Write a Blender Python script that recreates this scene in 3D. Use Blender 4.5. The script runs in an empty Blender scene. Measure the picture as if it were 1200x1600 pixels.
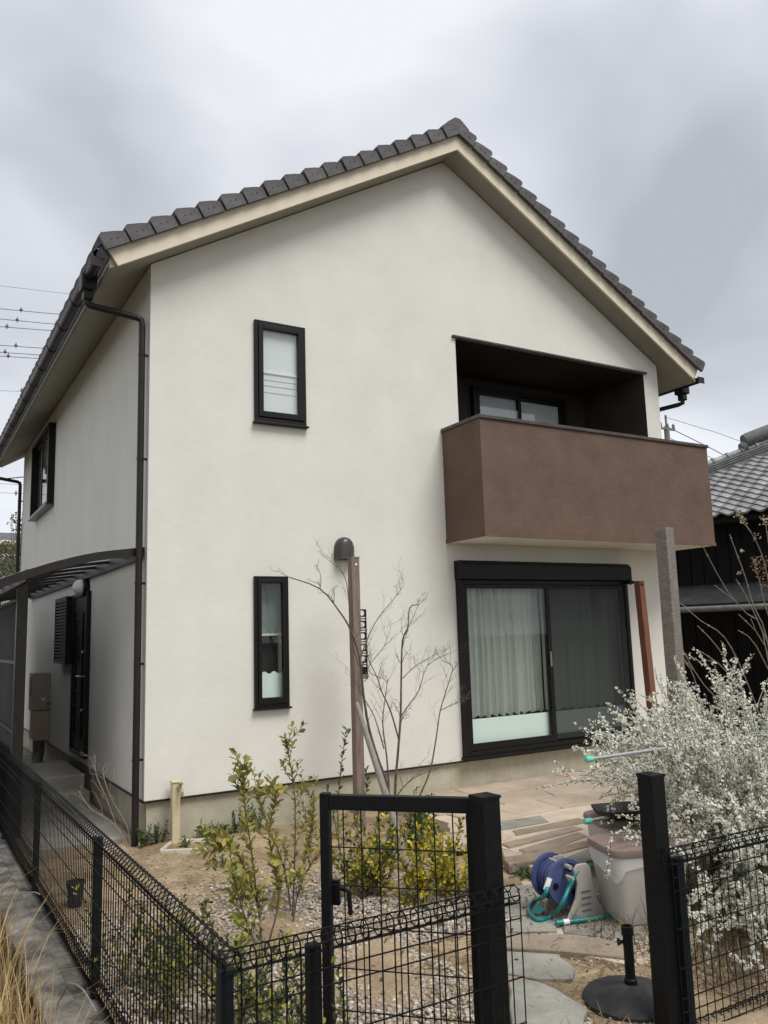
import bpy, bmesh, math, random
from mathutils import Vector, Matrix
R_ = math.radians
random.seed(7)
sc = bpy.context.scene
C = sc.collection

# ------------------------------------------------------------------ camera
CAM = Vector((-1.9206, -7.4534, 1.3791)); YAW, PITCH, ROLL, F = .5363, .1481, -.03, 1278.86
_fwd = Vector((math.sin(YAW)*math.cos(PITCH), math.cos(YAW)*math.cos(PITCH), math.sin(PITCH)))
_rt = Vector((math.cos(YAW), -math.sin(YAW), 0)); _up = _rt.cross(_fwd)
RT = math.cos(ROLL)*_rt + math.sin(ROLL)*_up
UP = -math.sin(ROLL)*_rt + math.cos(ROLL)*_up
cam = bpy.data.objects.new('camera', bpy.data.cameras.new('camera')); C.objects.link(cam)
cam.matrix_world = Matrix(((RT.x, UP.x, -_fwd.x, CAM.x), (RT.y, UP.y, -_fwd.y, CAM.y), (RT.z, UP.z, -_fwd.z, CAM.z), (0, 0, 0, 1)))
cam.data.sensor_fit = 'VERTICAL'; cam.data.sensor_height = 36; cam.data.sensor_width = 27
cam.data.lens = 36*F/1600; cam.data.clip_end = 2000; cam.data.clip_start = .05
sc.camera = cam

def at(px, py, X=None, Y=None, Z=None):
    """world point on the plane X=, Y= or Z= that projects to a pixel of the survey photograph"""
    d = RT*((px-600)/F) - UP*((py-800)/F) + _fwd
    i, v = (0, X) if X is not None else (1, Y) if Y is not None else (2, Z)
    return CAM + d*((v-CAM[i])/d[i])

# ------------------------------------------------------------------ sky, sun, exposure
SUN_AZ, SUN_EL = R_(162), R_(58)          # azimuth from +Y clockwise, elevation
w = bpy.data.worlds.new('World'); sc.world = w; w.use_nodes = True
nt = w.node_tree; N = nt.nodes; LK = nt.links
bg = N['Background']
sky = N.new('ShaderNodeTexSky'); sky.sky_type = 'NISHITA'; sky.sun_disc = False
sky.sun_elevation = SUN_EL; sky.sun_rotation = SUN_AZ; sky.dust_density = 3
def wn(t, **k):
    n = N.new(t)
    for a, b in k.items(): setattr(n, a, b)
    return n
tc = wn('ShaderNodeTexCoord'); sep = wn('ShaderNodeSeparateXYZ'); LK.new(tc.outputs['Generated'], sep.inputs[0])
def wm(op, a, b):
    n = wn('ShaderNodeMath', operation=op)
    for i, v in enumerate((a, b)):
        if isinstance(v, (int, float)): n.inputs[i].default_value = v
        else: LK.new(v, n.inputs[i])
    return n.outputs[0]
zc = wm('MAXIMUM', sep.outputs[2], 0.0); den = wm('ADD', zc, .35)
cmb = wn('ShaderNodeCombineXYZ'); LK.new(wm('DIVIDE', sep.outputs[0], den), cmb.inputs[0]); LK.new(wm('DIVIDE', sep.outputs[1], den), cmb.inputs[1])
mp = wn('ShaderNodeMapping'); LK.new(cmb.outputs[0], mp.inputs[0]); mp.inputs['Location'].default_value = (3.289, 3.0665, .0)
n1 = wn('ShaderNodeTexNoise'); n1.inputs['Scale'].default_value = 1.5; n1.inputs['Detail'].default_value = 4; n1.inputs['Roughness'].default_value = .48; n1.inputs['Distortion'].default_value = .35
LK.new(mp.outputs[0], n1.inputs['Vector'])
cr = wn('ShaderNodeValToRGB'); LK.new(n1.outputs[0], cr.inputs[0])
e = cr.color_ramp.elements; e[0].position = .36; e[0].color = (.40, .415, .45, 1); e[1].position = .62; e[1].color = (.75, .76, .785, 1)
m_ = e.new(.5); m_.color = (.57, .59, .635, 1)
hz = wm('SUBTRACT', 1.0, wm('MINIMUM', wm('DIVIDE', zc, .34), 1.0))
mixh = wn('ShaderNodeMix', data_type='RGBA'); LK.new(wm('MULTIPLY', hz, .85), mixh.inputs[0]); LK.new(cr.outputs[0], mixh.inputs[6]); mixh.inputs[7].default_value = (.82, .85, .90, 1)
skm = wn('ShaderNodeMix', data_type='RGBA', blend_type='MULTIPLY'); skm.inputs[0].default_value = 1; LK.new(sky.outputs[0], skm.inputs[6]); skm.inputs[7].default_value = (1, 1, 1, 1)
cl = wn('ShaderNodeMix', data_type='RGBA', blend_type='MULTIPLY'); cl.inputs[0].default_value = 1; LK.new(mixh.outputs[2], cl.inputs[6]); cl.inputs[7].default_value = (8.7, 8.7, 8.75, 1)
fin = wn('ShaderNodeMix', data_type='RGBA'); fin.inputs[0].default_value = .94; LK.new(skm.outputs[2], fin.inputs[6]); LK.new(cl.outputs[2], fin.inputs[7])
LK.new(fin.outputs[2], bg.inputs[0]); bg.inputs[1].default_value = .1
sun = bpy.data.objects.new('sun', bpy.data.lights.new('sun', 'SUN')); C.objects.link(sun)
sun.data.energy = 2.15; sun.data.angle = R_(30); sun.data.color = (1, .98, .935)
_sd = Vector((math.sin(SUN_AZ)*math.cos(SUN_EL), math.cos(SUN_AZ)*math.cos(SUN_EL), math.sin(SUN_EL)))
sun.rotation_euler = _sd.to_track_quat('Z', 'Y').to_euler()
vs = sc.view_settings; vs.view_transform = 'Standard'; vs.look = 'None'; vs.exposure = 0.52; vs.gamma = 1; vs.use_curve_mapping = False

# ------------------------------------------------------------------ materials
def mat(name, col, rough=.7, col2=None, scale=6., bump=0., bscale=60., metal=0., spec=.5, detail=5., stretch=(1, 1, 1), ramp=(.35, .65), attr=None, trans=None, coat=0., bstretch=None, vary=0., fine=None):
    m = bpy.data.materials.new(name); m.use_nodes = True; t = m.node_tree; b = t.nodes['Principled BSDF']
    b.inputs['Roughness'].default_value = rough; b.inputs['Metallic'].default_value = metal; b.inputs['Specular IOR Level'].default_value = spec; b.inputs['Coat Weight'].default_value = coat
    b.inputs['Base Color'].default_value = (*col, 1)
    if col2 or bump:
        c = t.nodes.new('ShaderNodeTexCoord'); mpn = t.nodes.new('ShaderNodeMapping'); t.links.new(c.outputs['Object'], mpn.inputs[0]); mpn.inputs['Scale'].default_value = stretch
    src = None
    if col2:
        n = t.nodes.new('ShaderNodeTexNoise'); n.inputs['Scale'].default_value = scale; n.inputs['Detail'].default_value = detail; n.inputs['Roughness'].default_value = .6
        t.links.new(mpn.outputs[0], n.inputs['Vector'])
        r = t.nodes.new('ShaderNodeValToRGB'); t.links.new(n.outputs[0], r.inputs[0]); r.color_ramp.elements[0].position = ramp[0]; r.color_ramp.elements[1].position = ramp[1]
        r.color_ramp.elements[0].color = (*col, 1); r.color_ramp.elements[1].color = (*col2, 1)
        src = r.outputs[0]
        if fine:
            n3 = t.nodes.new('ShaderNodeTexNoise'); n3.inputs['Scale'].default_value = 14; n3.inputs['Detail'].default_value = 8; n3.inputs['Roughness'].default_value = .7
            m3 = t.nodes.new('ShaderNodeMapping'); t.links.new(c.outputs['Object'], m3.inputs[0]); m3.inputs['Scale'].default_value = fine[1]; t.links.new(m3.outputs[0], n3.inputs['Vector'])
            mr = t.nodes.new('ShaderNodeMapRange'); mr.inputs[3].default_value = 1-fine[0]; mr.inputs[4].default_value = 1+fine[0]; mr.inputs[1].default_value = .3; mr.inputs[2].default_value = .7; t.links.new(n3.outputs[0], mr.inputs[0])
            h3 = t.nodes.new('ShaderNodeMix'); h3.data_type = 'RGBA'; h3.blend_type = 'MULTIPLY'; h3.inputs[0].default_value = 1; t.links.new(src, h3.inputs[6]); t.links.new(mr.outputs[0], h3.inputs[7]); src = h3.outputs[2]
        if vary:
            oi = t.nodes.new('ShaderNodeObjectInfo'); mv = t.nodes.new('ShaderNodeMapRange'); mv.inputs[3].default_value = 1-vary; mv.inputs[4].default_value = 1+vary; t.links.new(oi.outputs['Random'], mv.inputs[0])
            h4 = t.nodes.new('ShaderNodeMix'); h4.data_type = 'RGBA'; h4.blend_type = 'MULTIPLY'; h4.inputs[0].default_value = 1; t.links.new(src, h4.inputs[6]); t.links.new(mv.outputs[0], h4.inputs[7]); src = h4.outputs[2]
        t.links.new(src, b.inputs['Base Color'])
    if attr:
        a = t.nodes.new('ShaderNodeAttribute'); a.attribute_name = attr
        if src:
            mx = t.nodes.new('ShaderNodeMix'); mx.data_type = 'RGBA'; mx.blend_type = 'MULTIPLY'; mx.inputs[0].default_value = 1
            t.links.new(src, mx.inputs[6]); t.links.new(a.outputs['Color'], mx.inputs[7]); t.links.new(mx.outputs[2], b.inputs['Base Color'])
        else: t.links.new(a.outputs['Color'], b.inputs['Base Color'])
    if bump:
        n2 = t.nodes.new('ShaderNodeTexNoise'); n2.inputs['Scale'].default_value = bscale; n2.inputs['Detail'].default_value = 4
        if bstretch:
            mb = t.nodes.new('ShaderNodeMapping'); t.links.new(c.outputs['Object'], mb.inputs[0]); mb.inputs['Scale'].default_value = bstretch; t.links.new(mb.outputs[0], n2.inputs['Vector'])
        else: t.links.new(mpn.outputs[0], n2.inputs['Vector'])
        bp = t.nodes.new('ShaderNodeBump'); bp.inputs['Strength'].default_value = bump; bp.inputs['Distance'].default_value = .01
        t.links.new(n2.outputs[0], bp.inputs['Height']); t.links.new(bp.outputs[0], b.inputs['Normal'])
    if trans:
        tr = t.nodes.new('ShaderNodeBsdfTranslucent'); tr.inputs[0].default_value = (*col, 1)
        if attr: t.links.new(a.outputs['Color'], tr.inputs[0])
        mxs = t.nodes.new('ShaderNodeMixShader'); mxs.inputs[0].default_value = trans
        t.links.new(b.outputs[0], mxs.inputs[1]); t.links.new(tr.outputs[0], mxs.inputs[2]); t.links.new(mxs.outputs[0], t.nodes['Material Output'].inputs[0])
    return m
def glassmat(name, tint=(.96, .98, .97), refl=.8, base=0.0):
    m = bpy.data.materials.new(name); m.use_nodes = True; t = m.node_tree; t.nodes.remove(t.nodes['Principled BSDF'])
    tr = t.nodes.new('ShaderNodeBsdfTransparent'); tr.inputs[0].default_value = (*tint, 1)
    gl = t.nodes.new('ShaderNodeBsdfGlossy'); gl.inputs['Roughness'].default_value = .015; gl.inputs[0].default_value = (refl, refl, refl, 1)
    fr = t.nodes.new('ShaderNodeLayerWeight'); fr.inputs[0].default_value = .5
    pw = t.nodes.new('ShaderNodeMath'); pw.operation = 'POWER'; pw.inputs[1].default_value = 5; t.links.new(fr.outputs['Facing'], pw.inputs[0])
    ad = t.nodes.new('ShaderNodeMath'); ad.operation = 'MULTIPLY_ADD'; ad.inputs[1].default_value = .92; ad.inputs[2].default_value = .03+base; t.links.new(pw.outputs[0], ad.inputs[0])
    mx = t.nodes.new('ShaderNodeMixShader'); t.links.new(ad.outputs[0], mx.inputs[0]); t.links.new(tr.outputs[0], mx.inputs[1]); t.links.new(gl.outputs[0], mx.inputs[2])
    t.links.new(mx.outputs[0], t.nodes['Material Output'].inputs[0]); return m
def netmat(name, col, alpha):
    m = bpy.data.materials.new(name); m.use_nodes = True; t = m.node_tree; b = t.nodes['Principled BSDF']; b.inputs['Base Color'].default_value = (*col, 1); b.inputs['Roughness'].default_value = .8
    tr = t.nodes.new('ShaderNodeBsdfTransparent'); mx = t.nodes.new('ShaderNodeMixShader'); mx.inputs[0].default_value = alpha
    t.links.new(tr.outputs[0], mx.inputs[1]); t.links.new(b.outputs[0], mx.inputs[2]); t.links.new(mx.outputs[0], t.nodes['Material Output'].inputs[0]); return m
M = dict(
    stucco=mat('stucco', (.66, .65, .585), .9, (.71, .70, .64), 1.6, .24, 130, spec=.15, fine=(.035, (.6, .6, 2.2))),
    brown=mat('brown_stucco', (.114, .074, .054), .8, (.155, .104, .079), 2.6, .6, 90, spec=.2, ramp=(.3, .7), fine=(.10, (.7, .7, 2.6))),
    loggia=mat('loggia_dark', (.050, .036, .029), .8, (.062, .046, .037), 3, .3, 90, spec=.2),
    found=mat('foundation_mortar', (.36, .33, .24), .9, (.45, .42, .33), 3.5, .35, 90, spec=.2, fine=(.08, (1, 1, .6))),
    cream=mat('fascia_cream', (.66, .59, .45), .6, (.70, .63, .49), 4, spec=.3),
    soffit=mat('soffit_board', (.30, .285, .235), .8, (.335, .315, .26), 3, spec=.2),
    tile=mat('roof_tile', (.055, .052, .054), .55, (.085, .08, .082), 9, .3, 120, spec=.35, vary=.16, fine=(.14, (1, 1, 1))),
    frame=mat('dark_aluminium', (.006, .0055, .005), .45, (.009, .008, .0075), 12, spec=.25),
    gutter=mat('gutter_brown', (.014, .011, .0095), .42, (.02, .016, .0135), 10, spec=.32),
    coping=mat('coping_metal', (.035, .027, .024), .32, (.06, .05, .046), 5, spec=.5),
    black=mat('black_powder_coat', (.004, .004, .0045), .5, (.007, .007, .0075), 30, .1, 200, spec=.22),
    navy=mat('dark_green_post', (.005, .0085, .011), .5, (.008, .012, .0145), 25, spec=.22),
    glass=glassmat('window_glass'), glassr=glassmat('window_glass_reflective', (.98, .99, .99), .9, .03),
    curtain=mat('lace_curtain', (.44, .465, .43), .9, (.54, .565, .525), 30, stretch=(6, 1, .3), spec=.1, trans=.25),
    film=mat('frosted_film', (.74, .83, .79), .5, (.78, .86, .82), 4, spec=.3),
    blind=mat('roller_blind', (.68, .71, .70), .8, (.72, .745, .735), 3, spec=.2),
    net=netmat('insect_net', (.03, .036, .036), .42),
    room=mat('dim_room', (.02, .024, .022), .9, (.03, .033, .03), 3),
    woodg=mat('weathered_wood', (.17, .145, .13), .85, (.28, .245, .215), 9, .5, 60, spec=.2, stretch=(8, 8, .5)),
    woodg2=mat('grey_sleeper', (.16, .145, .13), .85, (.27, .245, .215), 14, .6, 60, spec=.2, stretch=(1, 1, 6)),
    woodb=mat('brown_post_wood', (.17, .125, .10), .8, (.27, .205, .17), 8, .4, 50, spec=.2, stretch=(8, 8, .5)),
    woodr=mat('reddish_post', (.16, .065, .04), .7, (.22, .095, .06), 8, .3, 50, spec=.25, stretch=(8, 8, .5)),
    stake=mat('bare_stake', (.21, .19, .165), .8, (.31, .285, .25), 10, .4, 60, spec=.2, stretch=(6, 6, .6)),
    conc=mat('walk_concrete', (.27, .255, .225), .9, (.36, .34, .30), 4, .3, 60, spec=.2),
    curb=mat('stained_curb', (.075, .07, .062), .95, (.31, .295, .26), 5.5, .9, 60, spec=.1, detail=12, ramp=(.36, .70)),
    dirt=mat('dirt', (.18, .13, .08), .95, (.36, .275, .18), 2.6, 1.0, 35, spec=.1, detail=9, fine=(.22, (3, 3, 3))),
    outer=mat('outer_ground', (.07, .06, .045), .95, (.12, .10, .075), 1.5, .8, 20, spec=.1),
    bark=mat('bark', (.075, .062, .052), .9, (.15, .13, .11), 25, .4, 80, spec=.15),
    twig=mat('dry_twig', (.20, .165, .135), .85, (.30, .26, .22), 20, spec=.15),
    leaf=mat('leaf', (.1, .12, .03), .5, spec=.4, attr='tint', trans=.25),
    petal=mat('petal', (.75, .74, .70), .8, spec=.2, attr='tint', trans=.3),
    straw=mat('dry_grass', (.4, .3, .15), .8, spec=.2, attr='tint', trans=.2),
    stone=mat('pebble', (1, 1, 1), .85, (.75, .75, .75), 60, spec=.25, attr='tint'),
    flagr=mat('flagstone_tan', (.36, .285, .215), .85, (.45, .365, .285), 2.6, .4, 40, spec=.25, detail=7, vary=.10, fine=(.10, (1.5, 1.5, 1.5))),
    flagb=mat('flagstone_brown', (.225, .178, .135), .85, (.30, .245, .19), 5, .4, 40, spec=.25, detail=7, vary=.10, fine=(.10, (1.5, 1.5, 1.5))),
    flagg=mat('flagstone_grey', (.20, .195, .17), .85, (.30, .29, .255), 4, .4, 40, spec=.25, detail=7, vary=.10, fine=(.10, (1.5, 1.5, 1.5))),
    grout=mat('grout', (.44, .36, .27), .95, (.53, .44, .345), 8, .4, 90, spec=.1),
    teal=mat('teal_hose', (.0, .16, .155), .4, (.0, .20, .19), 10, spec=.5),
    blue=mat('blue_plastic', (.05, .066, .165), .5, (.07, .088, .20), 6, spec=.4),
    greyp=mat('grey_plastic', (.35, .325, .29), .5, (.39, .36, .325), 5, spec=.35),
    binp=mat('bin_plastic', (.42, .39, .355), .5, (.47, .44, .40), 4, spec=.35),
    lid=mat('bin_lid', (.20, .145, .125), .5, (.24, .175, .155), 5, spec=.35),
    bag=netmat('clear_bag', (.85, .85, .84), .42),
    white=mat('white_plastic', (.72, .72, .68), .5, (.78, .78, .74), 6, spec=.4),
    mint=mat('mint_cap', (.13, .52, .38), .4, (.16, .56, .42), 9, spec=.4),
    green=mat('green_cap', (.0, .32, .12), .4, (.01, .36, .15), 9, spec=.4),
    silver=mat('silver_pole', (.62, .62, .62), .25, (.7, .7, .7), 10, metal=.9),
    ubase=mat('umbrella_base_black', (.016, .017, .019), .65, (.05, .048, .044), 5, .2, 60, spec=.3, fine=(.3, (2, 2, 2))),
    panp=mat('pan_cream', (.50, .47, .40), .6, (.58, .55, .47), 8, spec=.3),
    tapc=mat('tap_cream', (.52, .45, .28), .55, (.58, .51, .33), 6, spec=.3),
    brass=mat('brass', (.45, .38, .26), .35, (.5, .43, .3), 20, metal=.8),
    heat=mat('heater_grey', (.30, .275, .235), .45, (.34, .31, .265), 5, spec=.4),
    heatb=mat('heater_cover_beige', (.38, .315, .22), .5, (.42, .35, .25), 5, spec=.35),
    duct=mat('dark_duct', (.14, .135, .125), .5, (.2, .195, .185), 9, spec=.3),
    poly=netmat('smoked_polycarbonate', (.7, .72, .71), .14), polyd=netmat('dark_polycarbonate', (.012, .0125, .012), .86),
    nwall=mat('charred_boards', (.010, .010, .0105), .9, (.017, .016, .016), 7, .3, 40, spec=.15, stretch=(4, 4, .4)),
    nlow=mat('dark_sheet_roof', (.02, .021, .022), .6, (.035, .036, .037), 4, spec=.3),
    ntile=mat('grey_clay_tile', (.12, .122, .125), .38, (.28, .28, .28), 5, .15, 60, spec=.5, vary=.28),
    nridge=mat('ridge_mortar', (.11, .11, .108), .7, (.16, .16, .155), 9, .3, 50, spec=.3),
    farwall=mat('far_wall', (.35, .33, .30), .9, (.40, .38, .34), 2), farroof=mat('far_roof', (.06, .065, .075), .6, (.09, .095, .105), 3), farroof2=mat('far_blue_roof', (.30, .35, .44), .5, (.35, .40, .48), 3),
    pole=mat('pole_concrete', (.16, .16, .16), .8, (.2, .2, .2), 5), wire=mat('wire_black', (.03, .03, .032), .6, (.04, .04, .042), 9),
)

# ------------------------------------------------------------------ mesh helpers
class MB:
    def __init__(s): s.v = []; s.f = []; s.c = []
    def add(s, vs, fs, col=None):
        o = len(s.v); s.v += [tuple(v) for v in vs]; s.f += [tuple(i+o for i in f) for f in fs]
        if col is not None: s.c += [(*col, 1)]*len(vs)
        return s
    def box(s, x0, x1, y0, y1, z0, z1, col=None):
        s.add([(x0, y0, z0), (x1, y0, z0), (x1, y1, z0), (x0, y1, z0), (x0, y0, z1), (x1, y0, z1), (x1, y1, z1), (x0, y1, z1)],
              [(0, 3, 2, 1), (4, 5, 6, 7), (0, 1, 5, 4), (1, 2, 6, 5), (2, 3, 7, 6), (3, 0, 4, 7)], col); return s
    def obox(s, c, ax, ay, az, hx, hy, hz):
        c = Vector(c); ax, ay, az = Vector(ax).normalized()*hx, Vector(ay).normalized()*hy, Vector(az).normalized()*hz
        P = [c+ax*i+ay*j+az*k for k in (-1, 1) for i, j in ((-1, -1), (1, -1), (1, 1), (-1, 1))]
        return s.add(P, [(0, 3, 2, 1), (4, 5, 6, 7), (0, 1, 5, 4), (1, 2, 6, 5), (2, 3, 7, 6), (3, 0, 4, 7)])
    def prism(s, pts, vec, flip=False):
        """polygon swept along vec"""
        n = len(pts); vec = Vector(vec); a = [Vector(p) for p in pts]; b = [p+vec for p in a]
        fs = [tuple(range(n-1, -1, -1)), tuple(range(n, 2*n))]+[(i, (i+1) % n, n+(i+1) % n, n+i) for i in range(n)]
        if flip: fs = [f[::-1] for f in fs]
        return s.add(a+b, fs)
    def tube(s, path, r, n=8, caps=True, col=None, closed=False):
        P = [Vector(p) for p in path]; rr = r if isinstance(r, (list, tuple)) else [r]*len(P)
        vs = []; prev = None
        for i, p in enumerate(P):
            if closed: t = P[(i+1) % len(P)]-P[i-1]
            else: t = P[min(i+1, len(P)-1)]-P[max(i-1, 0)]
            if t.length < 1e-9: t = Vector((0, 0, 1))
            t.normalize()
            if prev is None: u = t.orthogonal().normalized()
            else:
                u = prev-t*prev.dot(t)
                u = u.normalized() if u.length > 1e-6 else t.orthogonal().normalized()
            prev = u; w_ = t.cross(u)
            for k in range(n):
                a = 2*math.pi*k/n; vs.append(p+(u*math.cos(a)+w_*math.sin(a))*rr[i])
        fs = []; m = len(P)
        for i in range(m if closed else m-1):
            j = (i+1) % m
            for k in range(n): fs.append((i*n+k, i*n+(k+1) % n, j*n+(k+1) % n, j*n+k))
        if caps and not closed: fs += [tuple(range(n-1, -1, -1)), tuple((m-1)*n+k for k in range(n))]
        return s.add(vs, fs, col)
    def lathe(s, prof, c, n=20, axis='Z', cap=True):
        c = Vector(c); vs = []
        for r, h in prof:
            for k in range(n):
                a = 2*math.pi*k/n; x, y = r*math.cos(a), r*math.sin(a)
                vs.append(c+(Vector((x, y, h)) if axis == 'Z' else Vector((h, x, y)) if axis == 'X' else Vector((y, h, x))))
        fs = [(i*n+k, i*n+(k+1) % n, (i+1)*n+(k+1) % n, (i+1)*n+k) for i in range(len(prof)-1) for k in range(n)]
        if cap: fs += [tuple(range(n-1, -1, -1)), tuple((len(prof)-1)*n+k for k in range(n))]
        return s.add(vs, fs)
    def build(s, name, m, parent=None, smooth=False, bevel=0., kind=None, angle=40):
        me = bpy.data.meshes.new(name); me.from_pydata(s.v, [], s.f)
        if s.c:
            a = me.color_attributes.new('tint', 'FLOAT_COLOR', 'POINT')
            a.data.foreach_set('color', [x for q in s.c for x in q])
        if smooth:
            me.polygons.foreach_set('use_smooth', [True]*len(me.polygons))
            if smooth != 'all': me.set_sharp_from_angle(angle=R_(angle))
        me.materials.append(M[m] if isinstance(m, str) else m)
        o = bpy.data.objects.new(name, me); link(o, parent)
        if bevel:
            b = o.modifiers.new('bevel', 'BEVEL'); b.width = bevel; b.segments = 2; b.limit_method = 'ANGLE'; b.angle_limit = R_(40)
        if kind: o['kind'] = kind
        return o
WLOC = {}
def link(o, parent):
    C.objects.link(o)
    if parent is not None:
        o.parent = parent; o.matrix_parent_inverse = Matrix.Translation(-WLOC.get(parent.name, Vector()))
def thing(name, label, cat, loc=(0, 0, 0), group=None):
    o = bpy.data.objects.new(name, None); C.objects.link(o); o.location = loc; o.empty_display_size = .1; WLOC[o.name] = Vector(loc)
    return tag(o, label, cat, group)
def tag(o, label, cat, group=None):
    o['label'] = label; o['category'] = cat
    if group: o['group'] = group
    return o
def struct(o): o['kind'] = 'structure'; return o
def cut(o, boxes):
    """carve real openings out of a solid wall"""
    mb = MB()
    for b in boxes: mb.box(*b)
    k = mb.build('cutter', 'stucco'); md = o.modifiers.new('cut', 'BOOLEAN'); md.object = k; md.solver = 'EXACT'
    dg = bpy.context.evaluated_depsgraph_get(); dg.update()
    me = bpy.data.meshes.new_from_object(o.evaluated_get(dg)); o.modifiers.clear(); o.data = me
    bpy.data.objects.remove(k)
rnd = random.uniform

# ------------------------------------------------------------------ ground, curbs, paths (the setting)
GZ = -.36; PZ = -.27
struct(MB().add([(-300, -300, -.85), (300, -300, -.85), (300, 600, -.85), (-300, 600, -.85)], [(0, 1, 2, 3)]).build('ground', 'outer'))
bm_ = MB(); nx, ny = 70, 90                       # garden soil: gently uneven
x0, x1, y0, y1 = -.958, 8.4, -5.0, 11.5
for j in range(ny+1):
    for i in range(nx+1):
        x = x0+(x1-x0)*i/nx; y = y0+(y1-y0)*j/ny
        bm_.v.append((x, y, GZ+.012*math.sin(x*3.1+y*1.7)+.010*math.sin(x*7.3-y*5.1)+rnd(-.006, .006)))
for j in range(ny):
    for i in range(nx): a = j*(nx+1)+i; bm_.f.append((a, a+1, a+nx+2, a+nx+1))
struct(bm_.build('garden_soil', 'dirt', smooth='all'))
mb = MB(); mb.prism([(-1.225, 0, -.85), (-.955, 0, -.85), (-.955, 0, -.415), (-1.05, 0, -.41), (-1.06, 0, -.395), (-1.215, 0, -.40), (-1.225, 0, -.415)], (0, 16.5, 0))
for i in range(len(mb.v)): mb.v[i] = (mb.v[i][0], mb.v[i][1]-5.02, mb.v[i][2])
struct(mb.build('curb_wall', 'curb'))
struct(MB().box(-.952, 9, -5.02, -4.78, -.85, -.40).build('front_curb', 'curb'))

# concrete side walk with two steps up to the back door
mb = MB(); mb.box(-.86, -.032, .28, 2.12, -.5, -.325); struct(mb.build('side_walk', 'conc', bevel=.012))
struct(MB().box(-.80, -.033, 2.125, 2.42, -.5, -.205).build('door_step', 'conc', bevel=.012))
struct(MB().box(-.80, -.034, 2.425, 3.75, -.5, -.065).build('door_stoop', 'conc', bevel=.012))
struct(MB().box(-.88, -.035, 3.755, 9.5, -.5, -.30).build('rear_walk', 'conc', bevel=.012))

# ------------------------------------------------------------------ the house
W, XA, H, PS, D = 6.97, 3.49, 4.905, .589, 9.08
house = thing('house', 'white two storey gabled house with brown balcony and dark tiled roof', 'house', (0, 0, GZ))
mb = MB(); mb.prism([(0, 0, 0), (W, 0, 0), (W, 0, H+.04), (XA, 0, H+.04+PS*XA), (0, 0, H+.04)], (0, D, 0))
wall = mb.build('wall', 'stucco', house)
OPEN = [(1.06, 1.58, -1, .22, 3.54, 4.55), (1.045, 1.35, -1, .22, .75, 1.95), (3.46, 5.98, -1, .22, .08, 1.93), (3.55, 6.70, -1, 1.15, 2.45, 4.785),
        (-1, .22, 5.45, 7.2, 3.50, 4.64), (-1, .15, 2.52, 3.30, .14, 1.93)]
cut(wall, OPEN)
wall.data.materials.clear(); wall.data.materials.append(M['stucco'])
MB().box(.028, W-.03, .028, D-.03, -.6, .004).build('foundation', 'found', house)
mb = MB(); mb.box(-.012, W+.012, -.012, 0-.0005, -.012, .006); mb.box(-.012, -.0005, 0, D, -.012, .006); mb.build('drip_edge', 'gutter', house)

# roof: slab, soffit, fascia
def slope_pts(z_off, xe): return [(-xe, H-PS*xe+z_off), (XA, H+PS*XA+z_off), (2*XA+xe, H-PS*xe+z_off)]
YE0, YE1, XE = -.30, D+.30, .47
roof = MB(); 
a = slope_pts(.15, XE-.02); b = slope_pts(.30, XE+.05)
roof.prism([(a[0][0], YE0+.03, a[0][1]), (a[1][0], YE0+.03, a[1][1]), (a[2][0], YE0+.03, a[2][1]), (b[2][0], YE0+.03, b[2][1]), (b[1][0], YE0+.03, b[1][1]), (b[0][0], YE0+.03, b[0][1])], (0, YE1-YE0-.06, 0))
roof = roof.build('roof', 'tile', house)
mb = MB(); a = slope_pts(.052, XE-.03); b = slope_pts(.148, XE-.03)
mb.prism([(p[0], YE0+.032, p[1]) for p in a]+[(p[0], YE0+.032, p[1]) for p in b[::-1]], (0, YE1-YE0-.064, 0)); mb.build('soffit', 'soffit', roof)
for y in (YE0, YE1-.03):
    # bargeboards, ends cut square to the slope, mitred at the ridge
    a = slope_pts(.040, XE-.10); b = slope_pts(.275, XE+.01)
    for i, j in ((0, 1), (1, 2)): MB().prism([(a[i][0], y, a[i][1]), (a[j][0], y, a[j][1]), (b[j][0], y, b[j][1]), (b[i][0], y, b[i][1])], (0, .028, 0)).build('bargeboard', 'cream', roof)
for s in (-1, 1):
    x = -XE+.035 if s < 0 else 2*XA+XE-.055
    MB().box(x, x+.02, YE0+.033, YE1-.033, H-PS*XE+.08, H-PS*XE+.22).build('eave_board', 'soffit', roof)
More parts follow.
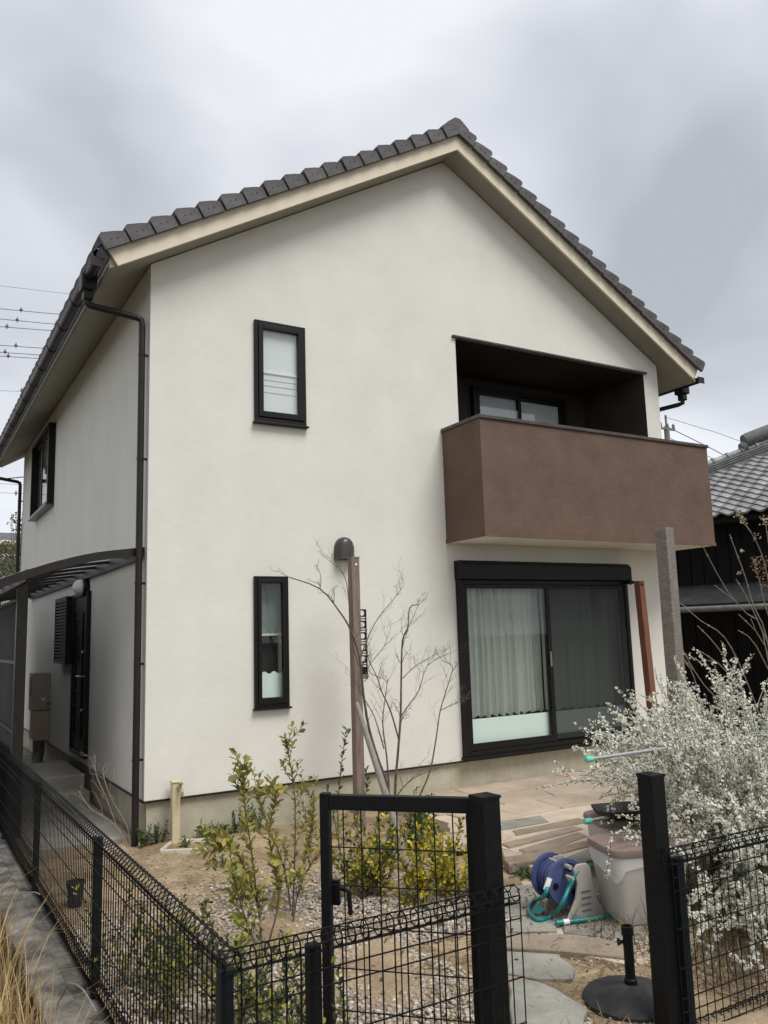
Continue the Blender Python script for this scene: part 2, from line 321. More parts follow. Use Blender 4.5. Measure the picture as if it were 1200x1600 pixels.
# verge tiles: each one a piece, skirt and raised lower end
sl = math.hypot(1, PS); LT = (XA+XE+.06)*sl; NC = 18; EX = LT/NC
ux, uz = 1/sl, PS/sl
def verge_mesh(side, yskirt):
    mb = MB(); L = EX+.045
    # local: u along slope upward, y depth, h normal to slope
    prof = [(0, .055), (.03, .075), (L*.5, .058), (L, .018)]
    ya, yb = (0, .26)
    for (u0, h0), (u1, h1) in zip(prof, prof[1:]):
        P = [(u0, ya, h0), (u1, ya, h1), (u1, yb, h1), (u0, yb, h0), (u0, ya, -.01), (u1, ya, -.01), (u1, yb, h1-.03), (u0, yb, h0-.03)]
        mb.add(P, [(0, 1, 2, 3), (7, 6, 5, 4), (0, 4, 5, 1), (2, 6, 7, 3), (1, 5, 6, 2), (3, 7, 4, 0)])
    Q = [(0, -.044, -.082), (EX-.012, -.028, -.078), (EX-.012, -.028, .026), (L*.5, -.036, .050), (.03, -.043, .072), (0, -.044, .052)]
    mb.prism(Q, (0, .036, 0))
    for k in (.35, .6): mb.lathe([(.006, -.003), (.006, .003)], (EX*k, -.042, -.01), 6, 'Y')
    me = bpy.data.meshes.new('roof_tile'); vs = []
    for u, y, h in mb.v:
        x = u*ux-h*uz; z = u*uz+h*ux
        vs.append((x*side, y, z))
    me.from_pydata(vs, [], mb.f if side > 0 else [f[::-1] for f in mb.f]); me.materials.append(M['tile']); return me
vm = {1: verge_mesh(1, 0), -1: verge_mesh(-1, 0)}
for side in (1, -1):
    for k in range(NC):
        d = k*EX; x = -XE-.06+d*ux; z = H-PS*(XE+.06)+.305+d*uz
        o = bpy.data.objects.new('roof_tile', vm[side]); link(o, roof)
        o.location = (x if side > 0 else 2*XA-x, YE0-.02+rnd(-.003, .003), z+rnd(-.002, .002))
# field tiles: one real stepped course after another
mb = MB(); tw = .305; ncol = int((YE1-YE0-.5)/tw)
for side in (1, -1):
    for k in range(NC):
        for c in range(ncol+1):
            y = YE0+.245+c*tw; yb = min(y+tw-.008, YE1)
            d = k*EX
            P = []
            for u, h in ((0, .05), (EX+.04, .012)):
                for t_, hh in ((0, 0), (.5, .012), (1, 0)):
                    uu = d+u; h_ = h+hh+.0
                    x = -XE-.06+uu*ux-h_*uz; z = H-PS*(XE+.06)+.305+uu*uz+h_*ux
                    P.append((x if side > 0 else 2*XA-x, y+(yb-y)*t_, z))
            x = -XE-.06+d*ux; z = H-PS*(XE+.06)+.29+d*uz
            P += [(x if side > 0 else 2*XA-x, y, z), (x if side > 0 else 2*XA-x, yb, z)]
            F_ = [(0, 3, 4, 1), (1, 4, 5, 2), (6, 0, 1, 2, 7)]
            mb.add(P, F_ if side < 0 else [f[::-1] for f in F_])
mb.build('tile_field', 'tile', roof, kind='stuff')
zr = H+PS*XA+.27+.09
me_r = None
for k in range(34):
    y = YE0-.03+k*.29
    if y > YE1: break
    if me_r is None:
        mb = MB(); vs = []
        V_ = [(.165, -.075), (.15, -.03), (.035, .062), (-.035, .062), (-.15, -.03), (-.165, -.075)]; n = len(V_)
        for yy, r in ((0, 1.04), (.05, 1.04), (.055, .93), (.33, .90)):
            for x_, z_ in V_: vs.append((x_*r, yy, z_*r))
        fs = [(i*n+j, i*n+j+1, (i+1)*n+j+1, (i+1)*n+j) for i in range(3) for j in range(n-1)]+[tuple(range(n))]
        mb.add(vs, [f[::-1] for f in fs]); o = mb.build('ridge_tile', 'tile', roof); me_r = o.data
    else: o = bpy.data.objects.new('ridge_tile', me_r); link(o, roof)
    o.location = (XA, y, zr)
# gutters and downpipes
gz = H-PS*XE+.14
def gutter(x, sgn):
    n = 9; prof = [(.055*math.cos(math.pi+math.pi*i/(n-1)), .055*math.sin(math.pi+math.pi*i/(n-1))*1.25) for i in range(n)]
    prof = prof+[(p[0]*.88, p[1]*.88+.001) for p in prof[::-1]]
    mb = MB(); mb.prism([(x+p[0], YE0+.02, gz+p[1]) for p in prof], (0, YE1-YE0-.04, 0), flip=True)
    g = mb.build('gutter', 'gutter', house, smooth=True)
    for i in range(13):
        mb = MB(); y = YE0+.3+i*.74; mb.box(x-.06, x+.06, y-.008, y+.008, gz-.002, gz+.012)
        mb.tube([(x-.058, y, gz), (x-.04, y, gz-.055), (x, y, gz-.075), (x+.04, y, gz-.055), (x+.058, y, gz)], .006, 5)
        mb.build('gutter_bracket', 'gutter', g)
    mb = MB(); mb.box(x-.062, x+.062, YE0+.012, YE0+.022, gz-.075, gz+.01); mb.build('gutter_end_cap', 'gutter', g)
gutter(-XE-.075, -1); gutter(2*XA+XE+.075, 1)
def downpipe(x, xg, y, yg, zb, sgn):
    mb = MB(); mb.box(xg-.07, xg+.07, yg-.08, yg+.08, gz-.15, gz+.015)
    mb.box(xg-.045, xg+.045, yg-.05, yg+.05, gz-.24, gz-.15); d = None
    p = MB().tube([(xg, yg, gz-.20), (xg, yg, gz-.27), (xg-sgn*.02, yg+(y-yg)*.05, gz-.285), (x+sgn*.05, y-(y-yg)*.05, gz-.355), (x+sgn*.01, y, gz-.375), (x, y, gz-.43), (x, y, zb)], .031, 12).build('downpipe', 'gutter', house, smooth=True)
    mb.build('hopper', 'gutter', p, bevel=.012)
    for z in (4.05, 3.05, 1.9, 1.18, .35):
        mb = MB(); mb.lathe([(.035, -.012), (.035, .012)], (x, y, z), 12); mb.box(min(x, x-sgn*.07), max(x, x-sgn*.07), y-.008, y+.008, z-.01, z+.01)
        mb.build('pipe_clip', 'gutter', p)
downpipe(-.06, -XE-.075, .06, at(138, 428, X=-XE-.075).y, -.38, -1)
downpipe(-.06, -XE-.075, D-.05, D-.0, -.3, -1)
downpipe(W+.06, 2*XA+XE+.075, at(1034, 612, X=W+.06).y+1.3, at(1064, 596, X=2*XA+XE+.075).y, -.3, 1)

# windows
def frame_rect(mb, x0, x1, z0, z1, y0, y1, t, tb=None, tt=None):
    tb = tb or t; tt = tt or t
    mb.box(x0, x0+t, y0, y1, z0, z1); mb.box(x1-t, x1, y0, y1, z0, z1); mb.box(x0+t, x1-t, y0, y1, z0, z0+tb); mb.box(x0+t, x1-t, y0, y1, z1-tt, z1)
def wlbl(o, l): o['label'] = l; return o
# upstairs casement
mb = MB(); frame_rect(mb, 1.038, 1.598, 3.51, 4.569, -.035, .02, .035); win = wlbl(mb.build('window', 'frame', house, bevel=.004), 'upstairs casement window')
mb = MB(); frame_rect(mb, 1.075, 1.56, 3.56, 4.53, -.048, .0, .05, .06); mb.build('sash', 'frame', win, bevel=.004)
MB().box(1.02, 1.616, -.06, -.0005, 3.488, 3.508).build('sill', 'frame', win, bevel=.003)
MB().box(1.126, 1.509, -.022, -.016, 3.622, 4.478).build('pane', 'glassr', win)
MB().box(1.08, 1.56, .016, .02, 3.55, 4.54).build('blind', 'blind', win)
MB().box(1.08, 1.56, .004, .0155, 4.03, 4.052).build('white_bar', 'white', win)  # level white bar across the window, behind the pane
mb = MB()
for z in (3.96, 3.90, 3.83): mb.box(1.08, 1.56, .0125, .0157, z, z+.004)
mb.build('thin_bar', 'greyp', win)  # thin grey bars across the window, just below the white one
# downstairs slit window
mb = MB(); frame_rect(mb, 1.02, 1.372, .722, 1.97, -.035, .02, .03); win = wlbl(mb.build('window', 'frame', house, bevel=.004), 'tall narrow downstairs slit window')
mb = MB(); frame_rect(mb, 1.052, 1.34, .755, 1.938, -.045, .0, .035, .06); mb.build('sash', 'frame', win, bevel=.004)
MB().box(1.005, 1.387, -.055, -.0005, .702, .720).build('sill', 'frame', win, bevel=.003)
MB().box(1.088, 1.305, -.02, -.014, .817, 1.90).build('pane', 'glass', win)
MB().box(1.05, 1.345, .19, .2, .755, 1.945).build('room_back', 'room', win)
MB().box(1.05, 1.345, .10, .108, 1.42, 1.945).build('shade', mat('grey_shade', (.16, .19, .175), .9, (.18, .21, .195), 5), win)
MB().box(1.05, 1.345, .09, .115, 1.398, 1.419).build('shade_bar', 'cream', win)
pts = [(1.05, .05, .76), (1.345, .05, .76)]+[(1.345-.295*i/24, .05, 1.045+.012*math.cos(i/24*math.pi*6)) for i in range(25)]
MB().prism(pts, (0, .006, 0)).build('scalloped_film', 'film', win)
# ground floor sliding door with shutter box
X0, X1 = 3.405, 6.02
mb = MB(); frame_rect(mb, X0, X1, .045, 1.95, -.075, .03, .055, .05, .05); door = wlbl(mb.build('sliding_door', 'frame', house, bevel=.004), 'wide sliding glass door with shutter box')
mb = MB(); mb.prism([(X0-.012, -.0005, 1.955), (X0-.012, -.145, 1.955), (X0-.012, -.145, 2.12), (X0-.012, -.10, 2.165), (X0-.012, -.0005, 2.165)], (X1-X0+.024, 0, 0), flip=True)
sb = mb.build('shutter_box', 'frame', door, bevel=.005)
MB().box(X0-.02, X1+.02, -.10, -.0005, .018, .043).build('threshold', 'frame', door, bevel=.003)
xm = 4.685
for i, (a, b, y) in enumerate(((X0+.055, xm+.03, -.015), (xm-.03, X1-.055, -.06))):
    if i: y0_, y1_ = -.03, .0
    else: y0_, y1_ = -.06, -.032
    mb = MB(); frame_rect(mb, a, b, .10, 1.90, y0_, y1_, .055, .075, .045); s = mb.build('sash', 'frame', door, bevel=.003)
    MB().box(a+.055, b-.055, (y0_+y1_)/2-.003, (y0_+y1_)/2+.003, .175, 1.855).build('pane', 'glass', s)
    if not i: MB().box(b-.04, b-.015, -.066, -.06, .95, 1.12).build('handle', 'duct', s)
MB().box(xm+.035, X1-.058, -.056, -.053, .125, 1.895).build('insect_screen', 'net', door)
def curtain(x0, x1, z0, z1, y, npl, amp, m='curtain'):
    mb = MB(); n = npl*8; rows = 10
    for j in range(rows+1):
        for i in range(n+1):
            t_ = i/n; ph = t_*npl*2*math.pi+1.5*math.sin(t_*7.3+npl)+.8*math.sin(t_*19); zz = z0+(z1-z0)*j/rows
            a = amp*(1.15-.5*j/rows)*(1+.35*math.sin(t_*29))
            if j == 0: zz += .018*math.cos(t_*(n//4)*math.pi)
            mb.v.append((x0+(x1-x0)*t_+.006*math.sin(ph*2+j*.3), y+a*math.sin(ph+.15*math.sin(j*.8)), zz))
    for j in range(rows):
        for i in range(n): k = j*(n+1)+i; mb.f.append((k, k+1, k+n+2, k+n+1))
    return mb.build('curtain', m, door, smooth='all')
curtain(X0+.07, 4.52, .44, 1.9, .075, 10, .022)
curtain(4.50, 4.70, .44, 1.9, .13, 2, .02)
curtain(4.70, 5.93, .44, 1.9, .09, 9, .024)
MB().box(X0+.07, X1-.07, .02, .026, .16, .425).build('frosted_band', 'film', door)
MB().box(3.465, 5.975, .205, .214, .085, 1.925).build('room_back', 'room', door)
# small wall fitting right of the door
mb = MB(); p = at(996, 1138, Y=-.02); mb.box(p.x-.05, p.x+.05, -.025, -.0005, p.z-.06, p.z+.06); mb.prism([(p.x-.045, -.02, p.z+.05), (p.x+.045, -.02, p.z+.05), (p.x+.045, -.07, p.z-.03), (p.x-.045, -.07, p.z-.03)], (0, .012, -.012)); mb.build('wall_outlet', 'heat', house, bevel=.004)

# loggia lining and its window
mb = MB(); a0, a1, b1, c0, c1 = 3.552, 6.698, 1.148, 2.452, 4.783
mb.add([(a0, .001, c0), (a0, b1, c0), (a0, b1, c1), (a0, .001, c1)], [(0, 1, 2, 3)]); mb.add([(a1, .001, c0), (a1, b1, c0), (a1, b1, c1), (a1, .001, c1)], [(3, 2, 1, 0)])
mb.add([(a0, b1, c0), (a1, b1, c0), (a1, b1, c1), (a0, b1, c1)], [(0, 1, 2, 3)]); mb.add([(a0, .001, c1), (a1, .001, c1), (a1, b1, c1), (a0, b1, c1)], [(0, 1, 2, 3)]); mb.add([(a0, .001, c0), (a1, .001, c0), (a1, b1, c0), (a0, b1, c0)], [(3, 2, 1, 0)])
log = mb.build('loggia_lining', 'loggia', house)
MB().box(3.50, 6.74, -.035, .03, 4.788, 4.815).build('lintel_drip', 'coping', house, bevel=.004)
mb = MB(); wx0, wx1, wz1 = 4.60, 6.27, 4.665; frame_rect(mb, wx0, wx1, 2.6, wz1, 1.07, 1.146, .06); win = wlbl(mb.build('balcony_window', 'frame', house, bevel=.004), 'sliding window inside the dark loggia')
xm2 = (wx0+wx1)/2-.03
for a, b, y in ((wx0+.06, xm2+.025, 1.08), (xm2-.025, wx1-.06, 1.11)):
    mb = MB(); frame_rect(mb, a, b, 2.66, wz1-.06, y, y+.025, .05); s = mb.build('sash', 'frame', win)
    MB().box(a+.05, b-.05, y+.010, y+.015, 2.71, wz1-.11).build('pane', 'glassr', s)
MB().box(wx0+.06, wx1-.06, 1.139, 1.143, 2.66, wz1-.06).build('blind', mat('balcony_blind', (.62, .66, .67), .8, (.68, .71, .71), 2), win)
# balcony box
BX0, BX1, BY, BZ0, BZ1 = 3.307, 6.956, -.707, 2.372, 3.655
mb = MB(); t = .14
mb.box(BX0, BX1, BY, BY+t, BZ0, BZ1-.03); mb.box(BX0, BX0+t, BY+t+.001, -.0005, BZ0, BZ1-.03); mb.box(BX1-t, BX1, BY+t+.001, -.0005, BZ0, BZ1-.03)
bal = mb.build('balcony', 'brown', house)
mb = MB(); mb.box(BX0+t+.001, BX1-t-.001, BY+t+.001, -.0005, BZ0+.02, BZ0+.16); mb.build('balcony_floor', 'found', bal)
MB().box(BX0+.03, BX1-.03, BY+.03, -.001, BZ0-.012, BZ0-.001).build('balcony_soffit', 'stucco', bal)
mb = MB(); o_ = .018; mb.box(BX0-o_, BX1+o_, BY-o_, BY+t+o_, BZ1-.029, BZ1+.012); mb.box(BX0-o_, BX0+t+o_, BY+t+o_+.001, .0-.0005, BZ1-.029, BZ1+.012); mb.box(BX1-t-o_, BX1+o_, BY+t+o_+.001, -.0005, BZ1-.029, BZ1+.012)
mb.build('coping', 'coping', bal, bevel=.006)
mb = MB(); mb.box(BX0-.008, BX1+.008, BY-.008, BY-.0005, BZ0-.014, BZ0+.03); mb.box(BX0-.008, BX0-.0005, BY, -.0005, BZ0-.014, BZ0+.03); mb.build('drip_trim', 'brown', bal)
# hooded vent
mb = MB(); vx, vz = 1.997, 2.145; n = 13; vs = []
for j, (sc_, yy) in enumerate(((1, -.0005), (1.0, -.05), (.9, -.095), (.62, -.12))):
    for i in range(n):
        a = math.pi*i/(n-1); vs.append((vx+.098*sc_*math.cos(a), yy, vz+.11+.125*sc_*math.sin(a)))
    vs.append((vx-.098*sc_, yy, vz)); vs.append((vx+.098*sc_, yy, vz))
m2 = n+2; fs = [(j*m2+i, j*m2+(i+1) % m2, (j+1)*m2+(i+1) % m2, (j+1)*m2+i) for j in range(3) for i in range(m2) if i != n]+[tuple(3*m2+i for i in range(m2))]
mb.add(vs, [f[::-1] for f in fs]); v = mb.build('vent_hood', 'coping', house, smooth=True)
mb = MB()
for i in range(5): mb.box(vx-.085, vx+.085, -.10+i*.02, -.092+i*.02, vz+.004, vz+.012)
mb.build('vent_louvre', 'frame', v)

# left wall: window, back door, shutter, lamp
def frame_rectX(mb, y0, y1, z0, z1, x0, x1, t):
    mb.box(x0, x1, y0, y0+t, z0, z1); mb.box(x0, x1, y1-t, y1, z0, z1); mb.box(x0, x1, y0+t, y1-t, z0, z0+t); mb.box(x0, x1, y0+t, y1-t, z1-t, z1)
mb = MB(); frame_rectX(mb, 5.40, 7.25, 3.45, 4.69, -.10, .02, .05); win = wlbl(mb.build('window', 'frame', house, bevel=.004), 'dark framed window high on the side wall')
for a, b, x in ((5.45, 6.36, -.06), (6.30, 7.2, -.03)):
    mb = MB(); frame_rectX(mb, a, b, 3.50, 4.64, x, x+.025, .045); s = mb.build('sash', 'frame', win); MB().box(x+.01, x+.015, a+.045, b-.045, 3.545, 4.595).build('pane', 'glass', s)
MB().box(.1, .106, 5.46, 7.19, 3.51, 4.63).build('curtain', 'curtain', win)
MB().box(-.125, -.0005, 5.38, 7.27, 3.425, 3.447).build('sill', 'coping', win, bevel=.003)
mb = MB(); frame_rectX(mb, 2.46, 3.36, .09, 1.98, -.05, .02, .05); dr = wlbl(mb.build('back_door', 'frame', house, bevel=.004), 'dark back door on the side wall')
MB().box(-.03, .0, 2.515, 3.305, .145, 1.925).build('door_leaf', 'black', dr)
mb = MB()
for i in range(9): mb.box(-.045, -.031, 2.75, 3.2, .3+i*.17, .312+i*.17)
mb.box(-.045, -.031, 2.74, 2.76, .28, 1.75); mb.box(-.045, -.031, 3.19, 3.21, .28, 1.75); mb.build('door_grille', 'frame', dr)
mb = MB(); mb.tube([(-.03, 2.60, 1.0), (-.085, 2.60, 1.0), (-.09, 2.62, 1.0), (-.09, 2.74, 1.0)], .011, 8); mb.build('handle', 'silver', dr, smooth=True)
for z in (1.28, .62): MB().lathe([(.017, -.012), (.017, .012)], (-.058, 2.60, z), 12, 'X').build('lock', 'silver', dr, smooth=True)
mb = MB(); frame_rectX(mb, 3.45, 4.30, 1.13, 1.97, -.11, -.0005, .035); sh = wlbl(mb.build('slatted_window_guard', 'frame', house), 'dark slatted guard over the small side window')
me_s = None
for i in range(19):
    if me_s is None: o = MB().box(-.105, -.075, 3.487, 4.263, 0, .022).build('slat', 'frame', sh); me_s = o.data
    else: o = bpy.data.objects.new('slat', me_s); link(o, sh)
    o.location = (0, 0, 1.17+i*.041)
MB().box(-.06, -.05, 3.487, 4.263, 1.167, 1.933).build('pane', 'frame', sh)
mb = MB(); mb.lathe([(.10, 0), (.11, -.02), (.105, -.06), (.098, -.07)], (-.0005, 2.66, 2.03), 24, 'X')
lmp = wlbl(mb.build('wall_lamp', 'frame', house, smooth=True), 'round wall lamp with white globe')
mb = MB(); prof = [(.094*math.cos(math.pi/2*i/8)+.0005, -.07-.11*math.sin(math.pi/2*i/8)) for i in range(9)]; mb.lathe(prof, (0, 2.66, 2.03), 24, 'X'); mb.build('globe', 'white', lmp, smooth='all')

# ------------------------------------------------------------------ gas water heater on the side wall
ht = thing('water_heater', 'grey and beige gas water heater box hung on the side wall', 'heater', (-.13, 5.3, -.3))
MB().box(-.235, -.002, 5.2, 5.58, .455, .98).build('heater_case', 'heat', ht, bevel=.008)
MB().box(-.245, -.002, 5.185, 5.19, .47, .965).build('front_panel', 'heat', ht, bevel=.004)
MB().box(-.21, -.001, 5.17, 5.58, .05, .452).build('pipe_cover', 'heatb', ht, bevel=.01)
MB().box(-.245, -.237, 5.26, 5.5, .66, .92).build('exhaust_grille', 'duct', ht)
MB().box(-.12, -.07, 5.178, 5.184, .60, .63).build('sticker', 'white', ht)
MB().lathe([(.025, 0), (.025, -.04)], (-.025, 5.19, .55), 10, 'Y').build('valve', 'duct', ht, smooth=True)
mb = MB(); pth = [(-.11, 5.37, .05), (-.11, 5.37, -.08), (-.115, 5.355, -.14), (-.13, 5.33, -.2), (-.13, 5.32, -.30)]
P2 = []; R2 = []
for i in range(len(pth)-1):
    for k in range(6):
        q = Vector(pth[i]).lerp(Vector(pth[i+1]), k/6); P2.append(q); R2.append(.075+(.006 if k % 2 else 0))
mb.tube(P2, R2, 14); mb.build('flexible_duct', 'duct', ht, smooth=True)

# ------------------------------------------------------------------ terrace roof over the side walk
ter = thing('terrace_roof', 'dark curved lean-to roof with translucent panels over the side walk', 'canopy', (-.95, .4, GZ))
def tz(x):            # height of the curved roof over x (0 at the wall, -1.27 outside)
    t_ = -x
    return 2.235-.13*t_-.155*max(0, t_-.35)**1.6*1.25
xs = [0-.002-i*1.26/12 for i in range(13)]
for k in range(12):
    y = .10+k*.66; hh = .075 if k in (0, 11) else .03; th = .05 if k in (0, 11) else .035
    mb = MB(); mb.prism([(x, y, tz(x)) for x in xs]+[(x, y, tz(x)-hh) for x in xs[::-1]], (0, th, 0), flip=True); mb.build('rafter', 'gutter', ter)
me_p = None
for k in range(11):
    mb = MB(); mb.prism([(x, 0, tz(x)+.004) for x in xs]+[(x, 0, tz(x)+.010) for x in xs[::-1]], (0, .63, 0))
    if me_p is None: o = mb.build('roof_panel', 'poly', ter, smooth=True); me_p = o.data
    else: o = bpy.data.objects.new('roof_panel', me_p); link(o, ter)
    o.location = (0, .14+k*.66, 0)
for x in (-.004, -.95):
    MB().box(x-.045, x-.001, .151, 7.36, tz(x)-.11, tz(x)-.004).build('purlin', 'gutter', ter)
MB().box(-1.33, -1.25, .08, 7.4, tz(-1.26)-.07, tz(-1.26)+.03).build('front_gutter', 'gutter', ter)
for y in (1.0, 3.7, 7.2): MB().box(-.955, -.86, y, y+.09, -.4, tz(-.9)-.05).build('post', 'gutter', ter, bevel=.006)
for y0_, y1_ in ((1.10, 3.69), (3.80, 7.19)):
    for z0_, z1_ in ((-.1, .55), (.58, 1.2), (1.23, 1.80)):
        MB().box(-.915, -.909, y0_, y1_, z0_, z1_).build('side_panel', 'polyd', ter)
    for z in (-.12, .565, 1.215, 1.815): MB().box(-.93, -.895, y0_, y1_, z-.016, z+.016).build('side_rail', 'gutter', ter)

# ------------------------------------------------------------------ posts in the garden
def wpost(name, label, x0, x1, y0, y1, zt, m, zb=-.55, lean=(0, 0)):
    mb = MB(); N_ = 12
    for k in range(N_+1):
        t_ = k/N_; dx, dy = lean[0]*t_, lean[1]*t_
        for (x, y) in ((x0, y0), (x1, y0), (x1, y1), (x0, y1)): mb.v.append((x+dx+rnd(-.0012, .0012), y+dy+rnd(-.0012, .0012), zb+(zt-zb)*t_))
    for k in range(N_):
        for i in range(4): j = (i+1) % 4; mb.f.append((k*4+i, k*4+j, k*4+4+j, k*4+4+i))
    mb.f.append((N_*4, N_*4+1, N_*4+2, N_*4+3))
    c = thing(name, label, 'post', ((x0+x1)/2, (y0+y1)/2, GZ)); mb.build('shaft', m, c, bevel=.005); return c
p1 = wpost('wooden_post', 'slim brown wooden post standing before the white wall by the bare shrub', 1.80, 1.885, -.56, -.475, 2.115, 'woodb')
MB().lathe([(.012, 0), (.012, -.006)], (1.845, -.560, 2.05), 10, 'Y').build('knot_hole', 'white', p1)
MB().box(1.797, 1.888, -.563, -.472, 2.112, 2.124).build('cap', 'woodg', p1)
# perforated black strip fixed behind the post
st = thing('perforated_strip', 'narrow black strip with round holes fixed to the slim wooden post', 'strip', (1.93, -.45, .95), None)
mb = MB(); sx0, sx1, zc_ = at(560.5, 1000, Y=-.452).x, at(573.5, 1000, Y=-.452).x, 0.
def ringcell(z0, z1, r, cx):
    n = 24; cz = (z0+z1)/2; hw = (sx1-sx0)/2; hh = (z1-z0)/2; vi = []; vo = []
    for k in range(n):
        a = 2*math.pi*(k+.5)/n; c_, s_ = math.cos(a), math.sin(a); vi.append((cx+r*c_, cz+r*s_)); m_ = max(abs(c_)/hw, abs(s_)/hh); vo.append((cx+c_/m_, cz+s_/m_))
    P = [(x, -.452, z) for x, z in vi+vo]+[(x, -.444, z) for x, z in vi+vo]; f = []
    for k in range(n):
        j = (k+1) % n; f += [(k, j, n+j, n+k), (2*n+k, 3*n+k, 3*n+j, 2*n+j), (k, 2*n+k, 2*n+j, j), (n+k, n+j, 3*n+j, 3*n+k)]
    mb.add(P, f)
zt_ = 1.625
for k in range(5):
    ringcell(zt_-.075, zt_, .026, (sx0+sx1)/2); zt_ -= .075
    mb.box(sx0, sx0+.012, -.452, -.444, zt_-.035, zt_); mb.box(sx1-.012, sx1, -.452, -.444, zt_-.035, zt_); mb.box(sx0, sx1, -.452, -.444, zt_-.022, zt_-.012); zt_ -= .035
mb.box(sx0, sx1, -.452, -.444, 1.0, zt_); mb.build('strip_plate', 'frame', st)
MB().box(sx0, sx1, -.455, -.440, .96, .998).build('strip_foot', 'duct', st)
wpost('sleeper_post', 'tall weathered grey timber post standing in the white flowering bush', 4.53, 4.645, -2.0, -1.86, 2.335, 'woodg2')
p2 = wpost('red_brown_post', 'reddish brown wooden post beside the sliding glass door', 5.93, 6.02, -.44, -.35, 1.93, 'woodr', lean=(-.10, 0))
mb = MB(); q = at(982, 910, Y=-.12); mb.tube([(q.x, -.02, q.z), (q.x, -.14, q.z)], .022, 10); mb.lathe([(.002, -.035), (.032, -.02), (.038, 0), (.032, .02), (.002, .035)], (q.x, -.15, q.z), 12)
mb.tube([(q.x, -.15, q.z), (q.x+.02, -.24, q.z-.01), (5.86, -.445, q.z-.05)], .018, 8); br = mb.build('wall_bracket', 'frame', None, smooth=True); tag(br, 'black arm bracket tying the reddish post to the shutter box', 'bracket')

# garden tap and pan
tp = thing('garden_tap', 'cream tap post with brass tap against the foundation', 'tap', (.245, -.10, GZ))
MB().box(.21, .28, -.135, -.065, -.42, .15).build('tap_post', 'tapc', tp, bevel=.006)
MB().box(.203, .287, -.142, -.058, .15, .165).build('post_cap', 'tapc', tp, bevel=.004)
mb = MB(); mb.tube([(.26, -.13, .10), (.27, -.19, .10), (.272, -.205, .085), (.272, -.205, .04)], .014, 10); mb.lathe([(.012, 0), (.012, .03), (.022, .035), (.022, .05), (.004, .055)], (.268, -.175, .105), 10); mb.build('spout', 'brass', tp, smooth=True)
pn = thing('drain_pan', 'shallow cream pan set in the dirt under the garden tap', 'pan', (.30, -.33, GZ))
co = [at(248, 1325, Z=-.315), at(268, 1309, Z=-.315), at(327, 1306, Z=-.315), at(322, 1322, Z=-.315)]
cc = sum(co, Vector())/4
mb = MB(); rings = [(1.0, -.40), (1.0, -.338), (.985, -.330), (.92, -.330), (.905, -.338), (.86, -.372)]; vs = []
for s_, z in rings:
    for i in range(4):
        a, b, c_ = co[i-1], co[i], co[(i+1) % 4]
        for t_ in (.12, .04, -.04, -.12):
            q = b.lerp(a, t_) if t_ > 0 else b.lerp(c_, -t_)
            q = cc+(q-cc)*s_; vs.append((q.x, q.y, z))
n = 16; fs = [(j*n+i, j*n+(i+1) % n, (j+1)*n+(i+1) % n, (j+1)*n+i) for j in range(5) for i in range(n)]+[tuple(5*n+i for i in range(n))]
mb.add(vs, fs); mb.build('basin', 'panp', pn)

# ------------------------------------------------------------------ patio: mortar bed and separate flagstones
pat = struct(MB().prism([(2.35, 0.02, PZ-.012), (2.35, -1.2, PZ-.012), (2.15, -2.0, PZ-.012), (2.3, -2.75, PZ-.012), (4.6, -2.75, PZ-.012), (6.9, -2.2, PZ-.012), (6.9, .02, PZ-.012)], (0, 0, -.3), flip=True).build('patio', 'grout'))
def stone(poly, z, h, m, parent, jit=.004, name='flagstone'):
    """one slab: polygon outline in plan, slightly rounded top"""
    c = sum((Vector(p) for p in poly), Vector((0, 0)))/len(poly); n0 = len(poly); out = []
    for i in range(n0):
        a, b = Vector(poly[i]), Vector(poly[(i+1) % n0]); L = (b-a).length
        k = 3
        for j in range(k):
            q = a.lerp(b, j/k)
            if j: q += Vector((rnd(-1, 1), rnd(-1, 1)))*min(.010, L*.03)
            out.append(q)
    n = len(out); mb = MB(); tz_ = rnd(-jit, jit); sx, sy = rnd(-.006, .006), rnd(-.006, .006); vs = []
    for s_, zz in ((0, -.06), (0, -.006), (.008, 0)):
        for q in out:
            dq = (c-q); q2 = q+dq.normalized()*s_; vs.append((q2.x, q2.y, z+h+zz+tz_+(q2.x-c.x)*sx+(q2.y-c.y)*sy))
    fs = [(j*n+i, j*n+(i+1) % n, (j+1)*n+(i+1) % n, (j+1)*n+i) for j in range(2) for i in range(n)]+[tuple(2*n+i for i in range(n))]
    mb.add(vs, fs); return mb.build(name, m, parent)
def gnd(px, py, z=PZ): p = at(px, py, Z=z); return (p.x, p.y)
def shrink(poly, g=.008):
    c = sum((Vector(p) for p in poly), Vector((0, 0)))/len(poly); return [tuple(Vector(p)+(c-Vector(p)).normalized()*g) for p in poly]
# irregular tan slabs next to the house: jittered rows split at random
random.seed(21)
ys = [-.02, -.47, -.95, -1.42]
for r in range(3):
    x = 2.42+rnd(0, .2); xt = x+rnd(-.1, .1)
    while x < 6.7:
        wd = rnd(.45, .95); xb2, xt2 = min(x+wd, 6.85), min(xt+wd+rnd(-.12, .12), 6.85)
        ya, yb = ys[r], ys[r+1]
        if xb2-x > .15: stone(shrink([(x, yb), (xb2, yb+rnd(-.02, .02)), (xt2, ya), (xt, ya)]), PZ, 0, 'flagr', pat, .003)
        x, xt = xb2, xt2
